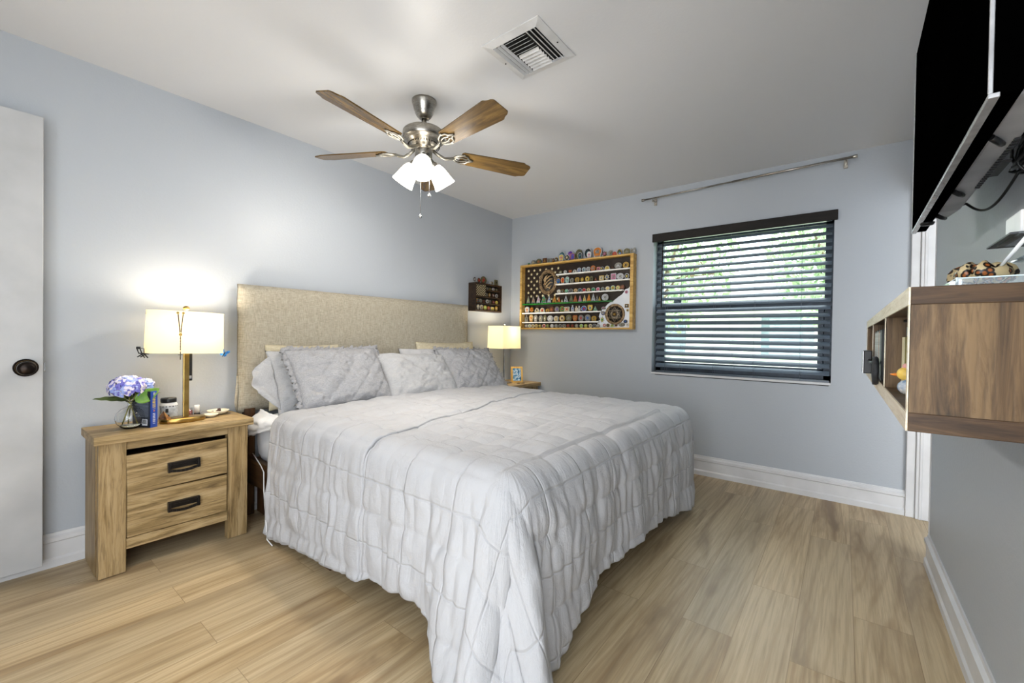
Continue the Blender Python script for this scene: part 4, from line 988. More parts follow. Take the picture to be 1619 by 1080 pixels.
ROWS = {
 'top': [(-0.261, 0.029, 0.027, 'q', 'n', 'v'), (-0.32, 0.058, 0.053, 'o', 'g', 'c'), (-0.389, 0.073, 0.06, 'o', 'v', 'u'), (-0.465, 0.055, 0.06, 'q', 'e', 'd'), (-0.516, 0.047, 0.052, 'o', 'g', 'v'), (-0.547, 0.039, 0.052, 's', 'g', 'g'), (-0.57, 0.027, 0.046, 'b', 'e', 'd'), (-0.605, 0.038, 0.052, 's', 'k', 'w'), (-0.674, 0.09, 0.109, 'o', 't', 'g'), (-0.772, 0.087, 0.107, 'o', 'p', 'm'), (-0.868, 0.084, 0.105, 'o', 'v', 'g'), (-0.969, 0.089, 0.11, 'o', 'k', 't'), (-1.07, 0.107, 0.109, 's', 'o', 'g'), (-1.145, 0.052, 0.06, 'x', 'e', 'm'), (-1.206, 0.051, 0.059, 'o', 'g', 'v'), (-1.248, 0.057, 0.046, 'f', 'r', 'u'), (-1.294, 0.043, 0.058, 'o', 'k', 'n'), (-1.365, 0.061, 0.058, 'o', 'v', 'g'), (-1.413, 0.036, 0.057, 'x', 'g', 'v'), (-1.437, 0.029, 0.057, 'o', 'g', 's')],
 'topf': [(-0.684, 0.067, 0.071, 's', 'y', 'm'), (-0.75, 0.058, 0.063, 'o', 'k', 'c'), (-0.815, 0.058, 0.069, 's', 'p', 'b'), (-0.896, 0.049, 0.068, 's', 'k', 't'), (-0.996, 0.054, 0.067, 's', 'w', 'm'), (-1.313, 0.031, 0.023, 'q', 'b', 'w')],
 's1': [(-0.668, 0.045, 0.035, 'o', 'v', 'w'), (-0.723, 0.04, 0.032, 'o', 'w', 'k'), (-0.781, 0.036, 0.032, 'd', 'u', 'r'), (-0.832, 0.047, 0.032, 'f', 'w', 'g'), (-0.881, 0.046, 0.047, 's', 's', 'b'), (-0.933, 0.045, 0.046, 's', 's', 't'), (-0.981, 0.045, 0.046, 's', 's', 'g'), (-1.032, 0.054, 0.055, 'o', 'u', 'g'), (-1.089, 0.039, 0.036, 'q', 'm', 'e'), (-1.125, 0.039, 0.033, 'd', 'k', 'y'), (-1.18, 0.058, 0.038, 'f', 'y', 'd'), (-1.231, 0.031, 0.026, 'x', 'e', 'k'), (-1.29, 0.074, 0.058, 'o', 'g', 's'), (-1.364, 0.061, 0.058, 'o', 'd', 'k')],
 's2': [(-0.643, 0.052, 0.061, 's', 'b', 't'), (-0.695, 0.045, 0.067, 't', 'o', 'r'), (-0.747, 0.048, 0.07, 't', 'a', 'g'), (-0.801, 0.047, 0.05, 's', 'g', 'v'), (-0.862, 0.053, 0.053, 's', 'd', 'v'), (-0.918, 0.049, 0.053, 'x', 'd', 'y'), (-0.973, 0.048, 0.055, 's', 'y', 'k'), (-1.017, 0.04, 0.052, 's', 'v', 'k'), (-1.063, 0.037, 0.039, 'a', 'e', 'u'), (-1.123, 0.052, 0.051, 'q', 'c', 'g'), (-1.178, 0.058, 0.06, 'x', 'y', 'b'), (-1.245, 0.056, 0.062, 'q', 'm', 'g'), (-1.311, 0.074, 0.058, 'o', 's', 'g'), (-1.375, 0.043, 0.052, 'o', 'k', 'y')],
 's3': [(-0.652, 0.045, 0.039, 'o', 'w', 'c'), (-0.693, 0.045, 0.038, 'o', 'k', 'g'), (-0.743, 0.044, 0.038, 'o', 'n', 'a'), (-0.792, 0.044, 0.038, 'o', 'k', 'g'), (-0.846, 0.043, 0.038, 'o', 'c', 'u'), (-0.892, 0.042, 0.038, 'o', 'k', 't'), (-0.94, 0.041, 0.036, 'o', 'r', 'r'), (-0.988, 0.041, 0.036, 'o', 'c', 'v'), (-1.039, 0.04, 0.036, 'o', 'n', 'n'), (-1.089, 0.04, 0.036, 'o', 'm', 'r'), (-1.138, 0.039, 0.036, 'o', 'g', 't'), (-1.188, 0.048, 0.039, 'o', 'c', 'y'), (-1.241, 0.047, 0.044, 'o', 'l', 'r'), (-1.291, 0.043, 0.041, 'o', 'c', 'l'), (-1.334, 0.043, 0.044, 'o', 'e', 'u')],
 'g': [(-0.27, 0.058, 0.088, 'a', 'g', 'l'), (-0.336, 0.058, 0.08, 'a', 'g', 'u'), (-0.401, 0.056, 0.086, 'a', 's', 'm'), (-0.469, 0.072, 0.086, 'a', 'n', 'u'), (-0.536, 0.055, 0.078, 'a', 's', 'b'), (-0.601, 0.062, 0.074, 'a', 'd', 'r'), (-0.654, 0.042, 0.061, 'a', 'u', 'o'), (-0.691, 0.026, 0.036, 'a', 'w', 'g'), (-0.736, 0.055, 0.07, 'a', 's', 'k'), (-0.798, 0.055, 0.075, 'a', 'v', 'g'), (-0.844, 0.05, 0.069, 'a', 'u', 'r'), (-0.897, 0.038, 0.062, 'a', 'm', 'r'), (-0.946, 0.041, 0.065, 'a', 'y', 'd'), (-0.994, 0.047, 0.074, 'a', 'o', 'u'), (-1.041, 0.047, 0.076, 'a', 's', 'g'), (-1.081, 0.033, 0.054, 'a', 'g', 'k'), (-1.107, 0.023, 0.042, 'a', 'y', 'e'), (-1.163, 0.071, 0.065, 'o', 's', 'g')],
 's5': [(-0.255, 0.067, 0.068, 's', 'w', 'o'), (-0.317, 0.058, 0.067, 'x', 'o', 'e'), (-0.383, 0.065, 0.05, 'f', 'c', 'k'), (-0.451, 0.072, 0.049, 'f', 'c', 'r'), (-0.518, 0.046, 0.039, 's', 'd', 'e'), (-0.568, 0.062, 0.059, 'o', 'e', 'u'), (-0.633, 0.06, 0.058, 'o', 'g', 'p'), (-0.693, 0.06, 0.058, 'o', 'n', 'r'), (-0.749, 0.066, 0.051, 'q', 'c', 'r'), (-0.814, 0.032, 0.066, 'b', 's', 'b'), (-0.857, 0.029, 0.056, 'b', 'w', 'c'), (-0.888, 0.032, 0.056, 'b', 'w', 'k'), (-0.941, 0.065, 0.055, 'o', 'b', 'r'), (-1.009, 0.061, 0.064, 'd', 'y', 'b'), (-1.063, 0.047, 0.049, 'a', 'n', 'w')],
 's6': [(-0.248, 0.042, 0.075, 'b', 'g', 'v'), (-0.311, 0.058, 0.081, 's', 'c', 'o'), (-0.368, 0.053, 0.074, 's', 'g', 'w'), (-0.433, 0.056, 0.067, 's', 'g', 'c'), (-0.485, 0.043, 0.069, 's', 'v', 'w'), (-0.551, 0.074, 0.065, 'o', 's', 'w'), (-0.624, 0.065, 0.059, 's', 'c', 'd'), (-0.695, 0.067, 0.067, 'o', 'c', 'e'), (-0.772, 0.072, 0.069, 'o', 'v', 'g'), (-0.844, 0.057, 0.063, 'd', 'u', 'd'), (-0.911, 0.062, 0.065, 'o', 'g', 'r'), (-0.984, 0.069, 0.067, 'o', 'g', 'b'), (-1.051, 0.057, 0.052, 's', 'd', 'v')],
 'bot': [(-0.25, 0.047, 0.041, 'o', 'g', 'w'), (-0.291, 0.046, 0.041, 'o', 'w', 'l'), (-0.333, 0.045, 0.041, 'o', 'c', 'd'), (-0.378, 0.045, 0.04, 'o', 'c', 'v'), (-0.426, 0.044, 0.04, 'o', 'v', 'y'), (-0.474, 0.044, 0.04, 'o', 'r', 'g'), (-0.521, 0.043, 0.039, 'o', 'v', 'l'), (-0.575, 0.042, 0.039, 'o', 's', 'w'), (-0.625, 0.042, 0.039, 'o', 'g', 's'), (-0.674, 0.041, 0.038, 'o', 'g', 'k'), (-0.719, 0.041, 0.038, 'o', 'k', 'c'), (-0.766, 0.04, 0.038, 'o', 'e', 'r'), (-0.817, 0.039, 0.037, 'o', 'e', 'r'), (-0.863, 0.039, 0.037, 'o', 'g', 'c'), (-0.916, 0.038, 0.037, 'o', 'l', 'l'), (-0.964, 0.038, 0.036, 'o', 'l', 'c'), (-1.015, 0.037, 0.037, 'o', 'y', 'b'), (-1.059, 0.036, 0.037, 'o', 'k', 'g'), (-1.096, 0.037, 0.036, 'o', 'g', 's')],
 'plaque': [(-1.13, 1.3, 0.052, 0.066, 'x', 'y', 'n'), (-1.154, 1.246, 0.039, 0.036, 'o', 'r', 'w'), (-1.19, 1.246, 0.038, 0.036, 'o', 'k', 'v'), (-1.234, 1.243, 0.045, 0.03, 'f', 'l', 'v'), (-1.272, 1.246, 0.037, 0.029, 'x', 'e', 'k'), (-1.328, 1.251, 0.068, 0.04, 'o', 'g', 'v'), (-1.364, 1.28, 0.049, 0.04, 'o', 'k', 'b'), (-1.383, 1.251, 0.03, 0.034, 'o', 'w', 'g'), (-1.139, 1.361, 0.045, 0.042, 'o', 'b', 'y'), (-1.141, 1.411, 0.053, 0.029, 'f', 'g', 'm'), (-1.368, 1.551, 0.036, 0.035, 'o', 'm', 'e'), (-1.373, 1.424, 0.043, 0.035, 'q', 'k', 'w'), (-1.383, 1.383, 0.037, 0.034, 'x', 'y', 'e')],
 'mtop': [(-0.688, 0.046, 0.056, 'o', 'k', 'w'), (-0.661, 0.032, 0.037, 'o', 'w', 'g'), (-0.624, 0.042, 0.05, 'o', 'e', 'r'), (-0.539, 0.096, 0.076, 'o', 'v', 'r'), (-0.456, 0.049, 0.039, 'x', 's', 'w'), (-0.406, 0.051, 0.046, 'x', 'c', 'k'), (-0.36, 0.056, 0.059, 'q', 'v', 'k'), (-0.319, 0.031, 0.027, 'o', 'g', 'w')],
 'ms1': [(-0.499, 0.039, 0.025, 'o', 'g', 'v'), (-0.454, 0.039, 0.026, 'o', 'v', 'd'), (-0.404, 0.045, 0.03, 'o', 's', 'g'), (-0.353, 0.041, 0.026, 'o', 'v', 'g')],
 'ms2': [(-0.507, 0.034, 0.035, 's', 'g', 'v'), (-0.46, 0.039, 0.042, 'x', 'd', 's'), (-0.403, 0.045, 0.04, 'o', 'e', 's'), (-0.349, 0.046, 0.039, 'o', 's', 'k')],
 'ms3': [(-0.643, 0.028, 0.038, 'q', 't', 'r'), (-0.596, 0.047, 0.037, 'o', 'g', 'v'), (-0.549, 0.038, 0.032, 'o', 'e', 'k'), (-0.496, 0.049, 0.039, 'o', 's', 'v'), (-0.452, 0.035, 0.035, 's', 'g', 'k'), (-0.401, 0.045, 0.036, 'o', 'e', 'm'), (-0.348, 0.049, 0.037, 'o', 'y', 'l')],
 'ms4': [(-0.632, 0.042, 0.05, 's', 'c', 's'), (-0.581, 0.047, 0.051, 's', 'c', 'e'), (-0.528, 0.053, 0.048, 'o', 'l', 'c'), (-0.473, 0.049, 0.042, 's', 'u', 'm'), (-0.417, 0.05, 0.039, 'q', 'y', 'd'), (-0.354, 0.052, 0.049, 't', 'd', 'c')],
}
# large case: pine frame, dark back, star field, white, green and white shelves
DP = .075; YL, YR, ZB, ZT = -.178, -1.449, 1.206, 1.893
case = thing('coin_display_case', 'large pine framed flag shaped coin display case on the window wall', 'display case', (0, (YL+YR)/2, ZB))
yc = (YL+YR)/2; hw = (YL-YR)/2; hh = ZT-ZB
m_back = wood('dark_stained_back', '#33271E', '#281E17', '#1A130E', 'y', .6)
b = B(); box(b, -DP, 0, -hw, hw, 0, .016); box(b, -DP, 0, -hw, hw, hh-.016, hh); box(b, -DP, 0, -hw, -hw+.03, .016, hh-.016); box(b, -DP, 0, hw-.022, hw, .016, hh-.016)
obj('case_frame', b, m_pine, case, bevel=.0015)
obj('back_panel', bx(-.012, 0, -hw+.03, hw-.022, .016, hh-.016), m_back, case)
m_wsh = plain('white_shelf_paint', '#F0EFEA', '#E2E0D8', 9, .4); m_gsh = plain('green_shelf_paint', '#1E7A26', '#156020', 9, .4)
SHZ = {'s1': 1.768, 's2': 1.668, 's3': 1.573, 'g': 1.478, 's5': 1.382, 's6': 1.284}
for key, (ya, yb, m) in {'s1': (-.625, -1.415, m_wsh), 's2': (-.62, -1.415, m_wsh), 's3': (-.62, -1.345, m_wsh), 'g': (-.202, -1.235, m_gsh), 's5': (-.202, -1.13, m_wsh), 's6': (-.202, -1.105, m_wsh)}.items():
    z = SHZ[key]-ZB; obj('green_shelf' if key == 'g' else 'shelf', bx(-.06, -.012, yb-yc, ya-yc, z-.012, z), m, case)
m_star = plain('cream_star', '#E8DCB4', '#D4C698', 20, .5)
def star(b, cy, cz, r, x0, x1, n=5):
    pts = [((r if i % 2 == 0 else r*.42)*math.cos(PI/2+PI*i/n)+cy, (r if i % 2 == 0 else r*.42)*math.sin(PI/2+PI*i/n)+cz) for i in range(2*n)]
    T = Matrix.Rotation(-PI/2, 4, 'Z')   # local x -> -y, local y -> x
    prism(b, pts, x0, x1, T)
for r_ in range(9):
    for c_ in range(6 if r_ % 2 == 0 else 5):
        y = .247+(c_+(0 if r_ % 2 == 0 else .5))*.0748; z = 1.836-r_*.0392
        if z < 1.50: continue
        if (abs(y-.50)/.115)**2+(abs(z-1.702)/.125)**2 < 1.0: continue
        b = B(); star(b, 0, 0, .0165, -.014, -.011)
        so2 = obj('star', b, m_star, case, loc=(0, -y-yc, z-ZB))
# oval medallion with an eagle-like relief
m_med = plain('bronze_relief', '#A48C6A', '#5A4632', 60, .35, .6); m_medk = plain('medal_ground', '#1E1712', '#120D0A', 20, .5)
med = obj('oval_medallion', lathe(B(), [(1e-5, 0), (.112, 0), (.112, .008), (.108, .012), (.104, .008), (.086, .008), (.083, .012), (.079, .008), (1e-5, .006)], 48, Matrix.Rotation(-PI/2, 4, 'Y'), sx=1.18, sy=1.0, cap=False), m_med, case, loc=(-.013, -.50-yc, 1.700-ZB))
b = B(); lathe(b, [(1e-5, .0065), (.078, .0085), (.078, .007)], 40, Matrix.Rotation(-PI/2, 4, 'Y'), sx=1.18, cap=False)
obj('medallion_ground', b, m_medk, med)
b = B(); random.seed(31)
for i in range(34):
    a = 2*PI*i/34; box(b, -.004, .004, -.0022, .0022, -.006, .006, M=Matrix.Translation((-.012, .095*math.cos(a), .112*math.sin(a))) @ Matrix.Rotation(a-PI/2, 4, 'X'))
for pts in ([(.05, -.03), (.02, .03), (-.02, .06), (-.055, .065)], [(.045, -.045), (.01, .0), (-.03, .03), (-.06, .03)], [(.04, -.06), (0, -.03), (-.035, -.005), (-.06, -.01)], [(.01, .06), (.03, .04), (.04, .01), (.03, -.02)], [(.055, .02), (.03, .055), (.0, .075)], [(-.02, -.06), (.0, -.05), (.03, -.07)], [(-.05, -.035), (-.03, -.05), (-.02, -.075)]):
    tube(b, [(-.0095, p, q) for p, q in pts], [.004]+[.007]*(len(pts)-2)+[.003], 6)
obj('eagle_relief', b, plain('pale_bronze_relief', '#C8AE84', '#8A7254', 50, .35, .5), med)
# white plaque with a jagged upper left edge
jag = [(1.418, 1.60), (1.405, 1.612), (1.385, 1.585), (1.352, 1.575), (1.335, 1.545), (1.318, 1.528), (1.29, 1.512), (1.27, 1.497), (1.235, 1.472), (1.205, 1.462), (1.175, 1.44), (1.155, 1.418), (1.13, 1.405), (1.118, 1.385), (1.10, 1.36), (1.092, 1.33), (1.108, 1.30), (1.085, 1.285), (1.075, 1.25), (1.07, 1.223), (1.418, 1.223)]
b = B(); prism(b, [(y+yc, z-ZB) for y, z in jag][::-1], -.022, -.0121, Matrix.Rotation(-PI/2, 4, 'Z'))
obj('white_plaque', b, plain('white_plaque', '#DDE0E4', '#CDD2D8', 6, .4), case)
# round badge with six pointed star
bdg = obj('star_badge', lathe(B(), [(1e-5, 0), (.098, 0), (.098, .010), (.094, .014), (.088, .010), (.084, .013), (.080, .010), (.076, .007), (1e-5, .007)], 56, Matrix.Rotation(-PI/2, 4, 'Y'), cap=False), m_med, case, loc=(-.0225, -1.258-yc, 1.348-ZB))
b = B(); lathe(b, [(1e-5, .0072), (.075, .0082), (.075, .007)], 40, Matrix.Rotation(-PI/2, 4, 'Y'), cap=False); obj('badge_ground', b, m_medk, bdg)
b = B()
for k in range(2):
    tri = [(-.010, .072*math.cos(PI/2+k*PI+2*PI*i/3), .072*math.sin(PI/2+k*PI+2*PI*i/3)) for i in range(3)]
    for i in range(3): tube(b, [tri[i], tri[(i+1) % 3]], .0032, 6)
for i in range(12):
    a = 2*PI*i/12+PI/12*0; tube(b, [(-.009, .02*math.cos(a), .02*math.sin(a)), (-.009, .07*math.cos(a), .07*math.sin(a))], .0012, 5)
tube(b, [(-.010, .030*math.cos(2*PI*i/24), .030*math.sin(2*PI*i/24)) for i in range(24)], .003, 6, closed=True)
obj('badge_star', b, plain('pale_badge_metal', '#BCAE98', '#7E705C', 40, .35, .6), bdg)
obj('badge_centre', sphere(B(), (-.010, 0, 0), .017, 14), m_brass, bdg)
ROWN = {'top': 'back row atop large case', 'topf': 'front row atop large case', 's1': 'top shelf of large case', 's2': 'second shelf of large case', 's3': 'third shelf of large case', 'g': 'green shelf of large case', 's5': 'shelf just under green shelf', 's6': 'lowest shelf of large case', 'bot': 'bottom ledge of large case'}
ROTB = (0, 0, -PI/2)     # local -y faces the room (-x)
sd = 100
for key, rn in ROWN.items():
    for i, tok in enumerate(ROWS[key]):
        y, w_, h_, *code = tok; sd += 1
        z = {'top': ZT, 'topf': ZT, 'bot': ZB+.016}.get(key) or SHZ[key]
        x = {'top': -.030, 'topf': -.058}.get(key, -.042)
        nb = len(ROWS[key])
        pos = '%s from left' % NUM[i] if i < nb-1 else 'last at right'
        coin(min(w_, .9*w_+.004), h_, code, (x, y, z), (0, 0, -PI/2), '%s, %s' % (pos, rn), 'coins, '+rn, sd)
for i, tok in enumerate(ROWS['plaque']):
    y, z, w_, h_, *code = tok; sd += 1
    where = ['lower left of round badge', 'bottom row, first', 'bottom row, second', 'bottom row, third', 'bottom row, fourth', 'bottom row, fifth', 'above the bottom right corner', 'bottom row, last at right', 'at left edge of badge', 'above left of badge', 'at its top right', 'right of badge, upper', 'right of badge, lower'][i]
    coin(w_*.92, h_*.96, code, (-.0265, y, max(ZB+.017, z-h_/2)), (0, 0, -PI/2), 'on plaque, '+where, 'coins on the white plaque', sd)
# small case on the left wall
SX0, SX1, SZ0, SZ1, SD_ = -.690, -.288, 1.375, 1.655, .10
sc_ = thing('coin_display_case', 'small dark wooden coin display case on the wall right of the headboard', 'display case', ((SX0+SX1)/2, 0, SZ0))
sw = (SX1-SX0)/2; shh = SZ1-SZ0; sxc = (SX0+SX1)/2
m_dk2 = wood('dark_case_wood', '#3A2A1C', '#2A1D13', '#170F09', 'x', 1)
b = B(); box(b, -sw, sw, -SD_, 0, 0, .014); box(b, -sw, sw, -SD_, 0, shh-.012, shh); box(b, -sw, -sw+.012, -SD_, 0, .014, shh-.012); box(b, sw-.012, sw, -SD_, 0, .014, shh-.012)
obj('case_frame', b, m_dk2, sc_, bevel=.001); obj('back_panel', bx(-sw+.012, sw-.012, -.05, 0, .014, shh-.012), m_medk, sc_)
SZR = {'ms1': 1.597, 'ms2': 1.527, 'ms3': 1.460, 'ms4': 1.389}
for k, xa in (('ms1', -.52), ('ms2', -.52), ('ms3', SX0+.012)): obj('shelf', bx(xa-sxc, sw-.012, -SD_+.006, -.05, SZR[k]-.009-SZ0, SZR[k]-SZ0), m_dk2, sc_)
obj('divider', bx(SX0+.012-sxc, -.52-sxc, -SD_+.006, -.05, 1.518-SZ0, 1.525-SZ0), m_dk2, sc_)
obj('star_field', bx(SX0+.012-sxc, -.522-sxc, -.088, -.05, 1.525-SZ0, shh-.012), m_medk, sc_)
for r_ in range(9):
    for c_ in range(6 if r_ % 2 == 0 else 5):
        b = B(); pts = [((.0052 if i % 2 == 0 else .0024)*math.cos(PI/2+PI*i/5), (.0052 if i % 2 == 0 else .0024)*math.sin(PI/2+PI*i/5)) for i in range(10)]
        prism(b, pts, -.0895, -.0879); obj('star', b, m_star, sc_, loc=(-.663-sxc+(c_+(0 if r_ % 2 == 0 else .5))*.0245, 0, 1.632-r_*.0122-SZ0))
SRN = {'mtop': 'atop small dark case', 'ms1': 'top shelf of small case', 'ms2': 'second shelf of small case', 'ms3': 'third shelf of small case', 'ms4': 'bottom shelf of small case'}
for key, rn in SRN.items():
    L_ = ROWS[key]
    for i, tok in enumerate(L_):
        x, w_, h_, *code = tok; sd += 1
        z = SZ1 if key == 'mtop' else (SZ0+.014 if key == 'ms4' else SZR[key])
        pos = '%s from left' % NUM[i] if i < len(L_)-1 else 'last at right'
        coin(w_*.92, h_, code, (x+.004, (-.076 if key != 'mtop' else (-.06 if i % 2 else -.075)), z), (0, 0, 0), '%s, %s' % (pos, rn), 'coins, '+rn, sd)

# ---------------------------------------------------------------- television on the right wall
tv = thing('television', 'large black flat television tilted out from the right wall above the wall shelf', 'television', (-2.17, -3.14, 1.53), (0, 0, R_(-.6)))
# local: x along the wall, +y faces the room
TW, TH = .56, .66
obj('tv_back', bx(-TW, TW, -.035, 0.0, 0, TH), m_screen, tv, bevel=.004)
obj('tv_screen', bx(-TW+.006, TW-.006, 0, .004, .012, TH-.006), m_screen, tv)
b = B(); box(b, -TW-.002, TW+.002, -.008, .006, -.004, .004); box(b, -TW-.002, -TW+.004, .0, .006, .004, TH); box(b, TW-.004, TW+.002, -.008, .006, .004, TH)
obj('tv_bezel', b, m_silver, tv, bevel=.0015)
obj('tv_side_cover', bx(-TW, -TW+.02, -.10, -.0351, .012, TH), m_screen, tv, bevel=.004)
b = B()
pr = [(-.50, .014), (-.30, 0.008), (.30, .008), (.50, .03), (.50, .55), (-.50, .55)]
prism(b, [(x, z) for x, z in pr], -.085, -.0351)
obj('rear_housing', b, m_tvgrey, tv, bevel=.006)
obj('rear_bulge', bx(-.30, .30, -.098, -.0851, .04, .42), m_tvgrey, tv, bevel=.015)
obj('speaker_grille', bx(-.12, .0, -.107, -.0852, .016, .0199), m_black, tv)
b = B()
for i in range(20): box(b, -.30+i*.018, -.29+i*.018, -.084, -.075, .004, .0079)
obj('vent_slots', b, m_black, tv)
for x in (-.34, .05, .33): obj('bottom_clip', tube(B(), [(x, -.036, .004), (x+.02, -.05, -.001), (x+.05, -.06, .003)], .006, 8), m_black, tv)
obj('sensor_bump', lathe(B(), [(.02, 0), (.016, -.008), (1e-5, -.009)], 16, Matrix.Translation((.40, -.02, -.001))), m_black, tv)
mt_ = thing('tv_mount', 'black metal swivel arm bracket holding the television to the wall', 'mount', (-2.17, -3.31, 1.78))
b = B(); box(b, -.12, .12, 0, .012, -.11, .11); box(b, -.03, .03, .012, .05, -.05, .05)
obj('wall_plate', b, m_black, mt_, bevel=.002); obj('arm', bx(-.10, .10, .045, .057, -.02, .02), m_black, mt_)
random.seed(5)
tc_ = thing('cable_bundle', 'coiled bundle of black cables hanging under the back of the television', 'cables', (-2.24, -3.285, 1.585))
for k in range(6):
    b = B(); n = 28; r1, r3 = random.uniform(.10, .13), random.uniform(.016, .026)
    tube(b, [(r1*math.cos(2*PI*i/n), random.uniform(-.002, .002)+.010*math.sin(4*PI*i/n+k)+.005*k-.014, r3*math.sin(2*PI*i/n)+.003*k-.02) for i in range(n)], .0035, 6, closed=True); obj('coiled_loop', b, m_black, tc_)
obj('hanging_loop', tube(B(), [(.02, 0, .06), (.05, .005, .02), (.035, .01, -.02), (-.02, .01, -.03), (-.06, .005, 0), (-.05, 0, .06)], .005, 8), m_black, tc_)
obj('loose_end', tube(B(), [(.08+.30*i/16, .05*i/16, -.03-.055*math.sin(PI*min(1, i/16*1.05))) for i in range(17)], .0035, 8), m_black, tc_)
obj('cable_tie', tube(B(), [(0, .0+.022*math.cos(t), -.02+.036*math.sin(t)) for t in [2*PI*i/12 for i in range(12)]], .003, 6, closed=True), m_black, tc_)

# ---------------------------------------------------------------- wall shelf unit
QX0, QX1, QY, QZ0, QZ1 = -2.64, -.78-.02, -3.05, .953, 1.232
sf = thing('wall_shelf_unit', 'long floating oak cubby shelf on the right wall under the television', 'shelf', (QX0, YC+.001, QZ0))
def sp(name, x0, x1, y0, y1, z0, z1, m, par=None, **k): return obj(name, bx(x0-QX0, x1-QX0, y0-YC-.001, y1-YC-.001, z0-QZ0, z1-QZ0), m, par or sf, **k)
sp('top_board', QX0, QX1, YC+.001, QY, QZ1-.034, QZ1, m_shelfh, bevel=.0015); sp('bottom_board', QX0, QX1, YC+.001, QY, QZ0, QZ0+.036, m_shelfh, bevel=.0015)
sp('end_panel', QX0+.003, QX0+.022, YC+.001, QY-.001, QZ0+.036, QZ1-.034, m_shelfv); sp('end_panel', QX1-.022, QX1-.003, YC+.001, QY-.001, QZ0+.036, QZ1-.034, m_shelfv)
for x in (-2.045, -1.375): sp('divider', x-.010, x+.010, YC+.02, QY-.001, QZ0+.036, QZ1-.034, m_shelfv)
sp('back_panel', QX0+.022, QX1-.022, YC+.001, YC+.008, QZ0+.036, QZ1-.034, m_shelfv)
for z0, z1 in ((QZ1-.034, QZ1), (QZ0, QZ0+.036)): sp('front_edging', QX0+.002, QX1, QY, QY+.003, z0, z1, m_shelff)
for x0, x1 in ((QX0+.003, QX0+.022), (QX1-.022, QX1-.003), (-2.055, -2.035), (-1.385, -1.365)): sp('front_edging', x0, x1, QY, QY+.002, QZ0+.036, QZ1-.034, m_shelff)
IZ = QZ0+.0365
dc = [('w', 'white'), ('s', 'silver'), ('g', 'grey'), ('w', 'white'), ('k', 'black')]
random.seed(12)
for i in range(24):
    x = -1.40-.0165*i
    c, nm = dc[i % 5] if i != 15 else ('o', 'orange')
    if i > 18: c, nm = 'k', 'black'
    t = thing('dvd_case', '%s spined disc case, %s from the far end of the row on the wall shelf' % (nm, NUM[i] if i < 20 else ('twenty-'+NUM[i-20])), 'disc case', (x-.0075, -3.1905, IZ+.0003), (0, 0, 0), 'disc cases on the wall shelf')
    hgt = .178+random.uniform(-.004, .004)
    obj('case_body', bx(-.007, .007, 0, .135, 0, hgt), m_black, t, bevel=.001); obj('spine_insert', bx(-.0055, .0055, .135, .1358, .006, hgt-.006), cmat(c), t)
hp = thing('headphones', 'black headphones hung across the front of the disc cases on the wall shelf', 'headphones', (-1.32, QY+.003, .99))
obj('box_ear_cup', bx(-.08, .06, .0005, .028, 0, .097), m_black, hp, bevel=.003); obj('ear_cup_face', bx(-.078, .058, .028, .030, .002, .095), m_silver, hp)
obj('round_ear_cup', lathe(B(), [(1e-5, .0005), (.045, .0005), (.050, .006), (.048, .016), (1e-5, .02)], 32, Matrix.Translation((-.50, 0, .035)) @ Matrix.Rotation(-PI/2, 4, 'X'), cap=False), plain('charcoal_mesh', '#2C2E32', '#1C1E22', 80, .6), hp)
obj('headband', tube(B(), [(-.05, .010, .06), (-.14, .007, .050), (-.30, .007, .055), (-.48, .008, .065)], .006, 8), m_black, hp)
bg_ = thing('cream_storage_box', 'cream and olive upright box in the near cubby of the wall shelf', 'box', (-2.13, -3.2, IZ+.0002))
obj('box_body', bx(-.02, .03, -.04, .115, 0, .15), plain('olive_card', '#8A7E3E', '#746A30', 9, .6), bg_); obj('box_front', bx(-.02, .03, .115, .117, 0, .15), plain('cream_card', '#DDD6B4', '#CEC6A0', 9, .6), bg_)
tb = thing('teal_bottle', 'small teal bottle with black pump standing on the cream box in the wall shelf', 'bottle', (-2.125, -3.11, IZ+.1505))
obj('bottle_body', lathe(B(), [(.018, 0), (.020, .003), (.020, .028), (.012, .034), (.008, .037)], 24), plain('teal_plastic', '#3A8C98', '#2C727E', 10, .3), tb)
obj('pump', tube(tube(B(), [(0, 0, .037), (0, 0, .046)], .006, 10), [(-.012, -.01, .048), (.016, .024, .046)], [.006, .004], 8), m_black, tb)
dk = thing('toy_duck', 'small yellow toy duck with orange beak in the near cubby of the wall shelf', 'toy', (-2.30, -3.085, IZ+.0002), (0, 0, R_(60)))
m_dy = plain('duck_yellow', '#F0CE6A', '#E4B848', 12, .4)
b = B(); sphere(b, (0, 0, .022), .026, 14, sz=.82); obj('duck_body', b, plain('duck_striped_shirt', '#E8E6E0', '#5E86B0', 70, .5), dk)
hd = obj('duck_head', sphere(B(), (.012, 0, .055), .017, 14), m_dy, dk)
b = B(); lathe(b, [(.009, 0), (.008, .008), (.003, .018), (1e-5, .02)], 12, Matrix.Translation((.025, 0, .052)) @ Matrix.Rotation(PI/2, 4, 'Y'), sx=.5); obj('beak', b, plain('duck_orange', '#E88A30', '#D87820', 12, .4), hd)
obj('duck_hat', sphere(B(), (.010, 0, .074), .008, 10), plain('pink_pompom', '#E8B0A8', '#D89890', 30, .6), hd)
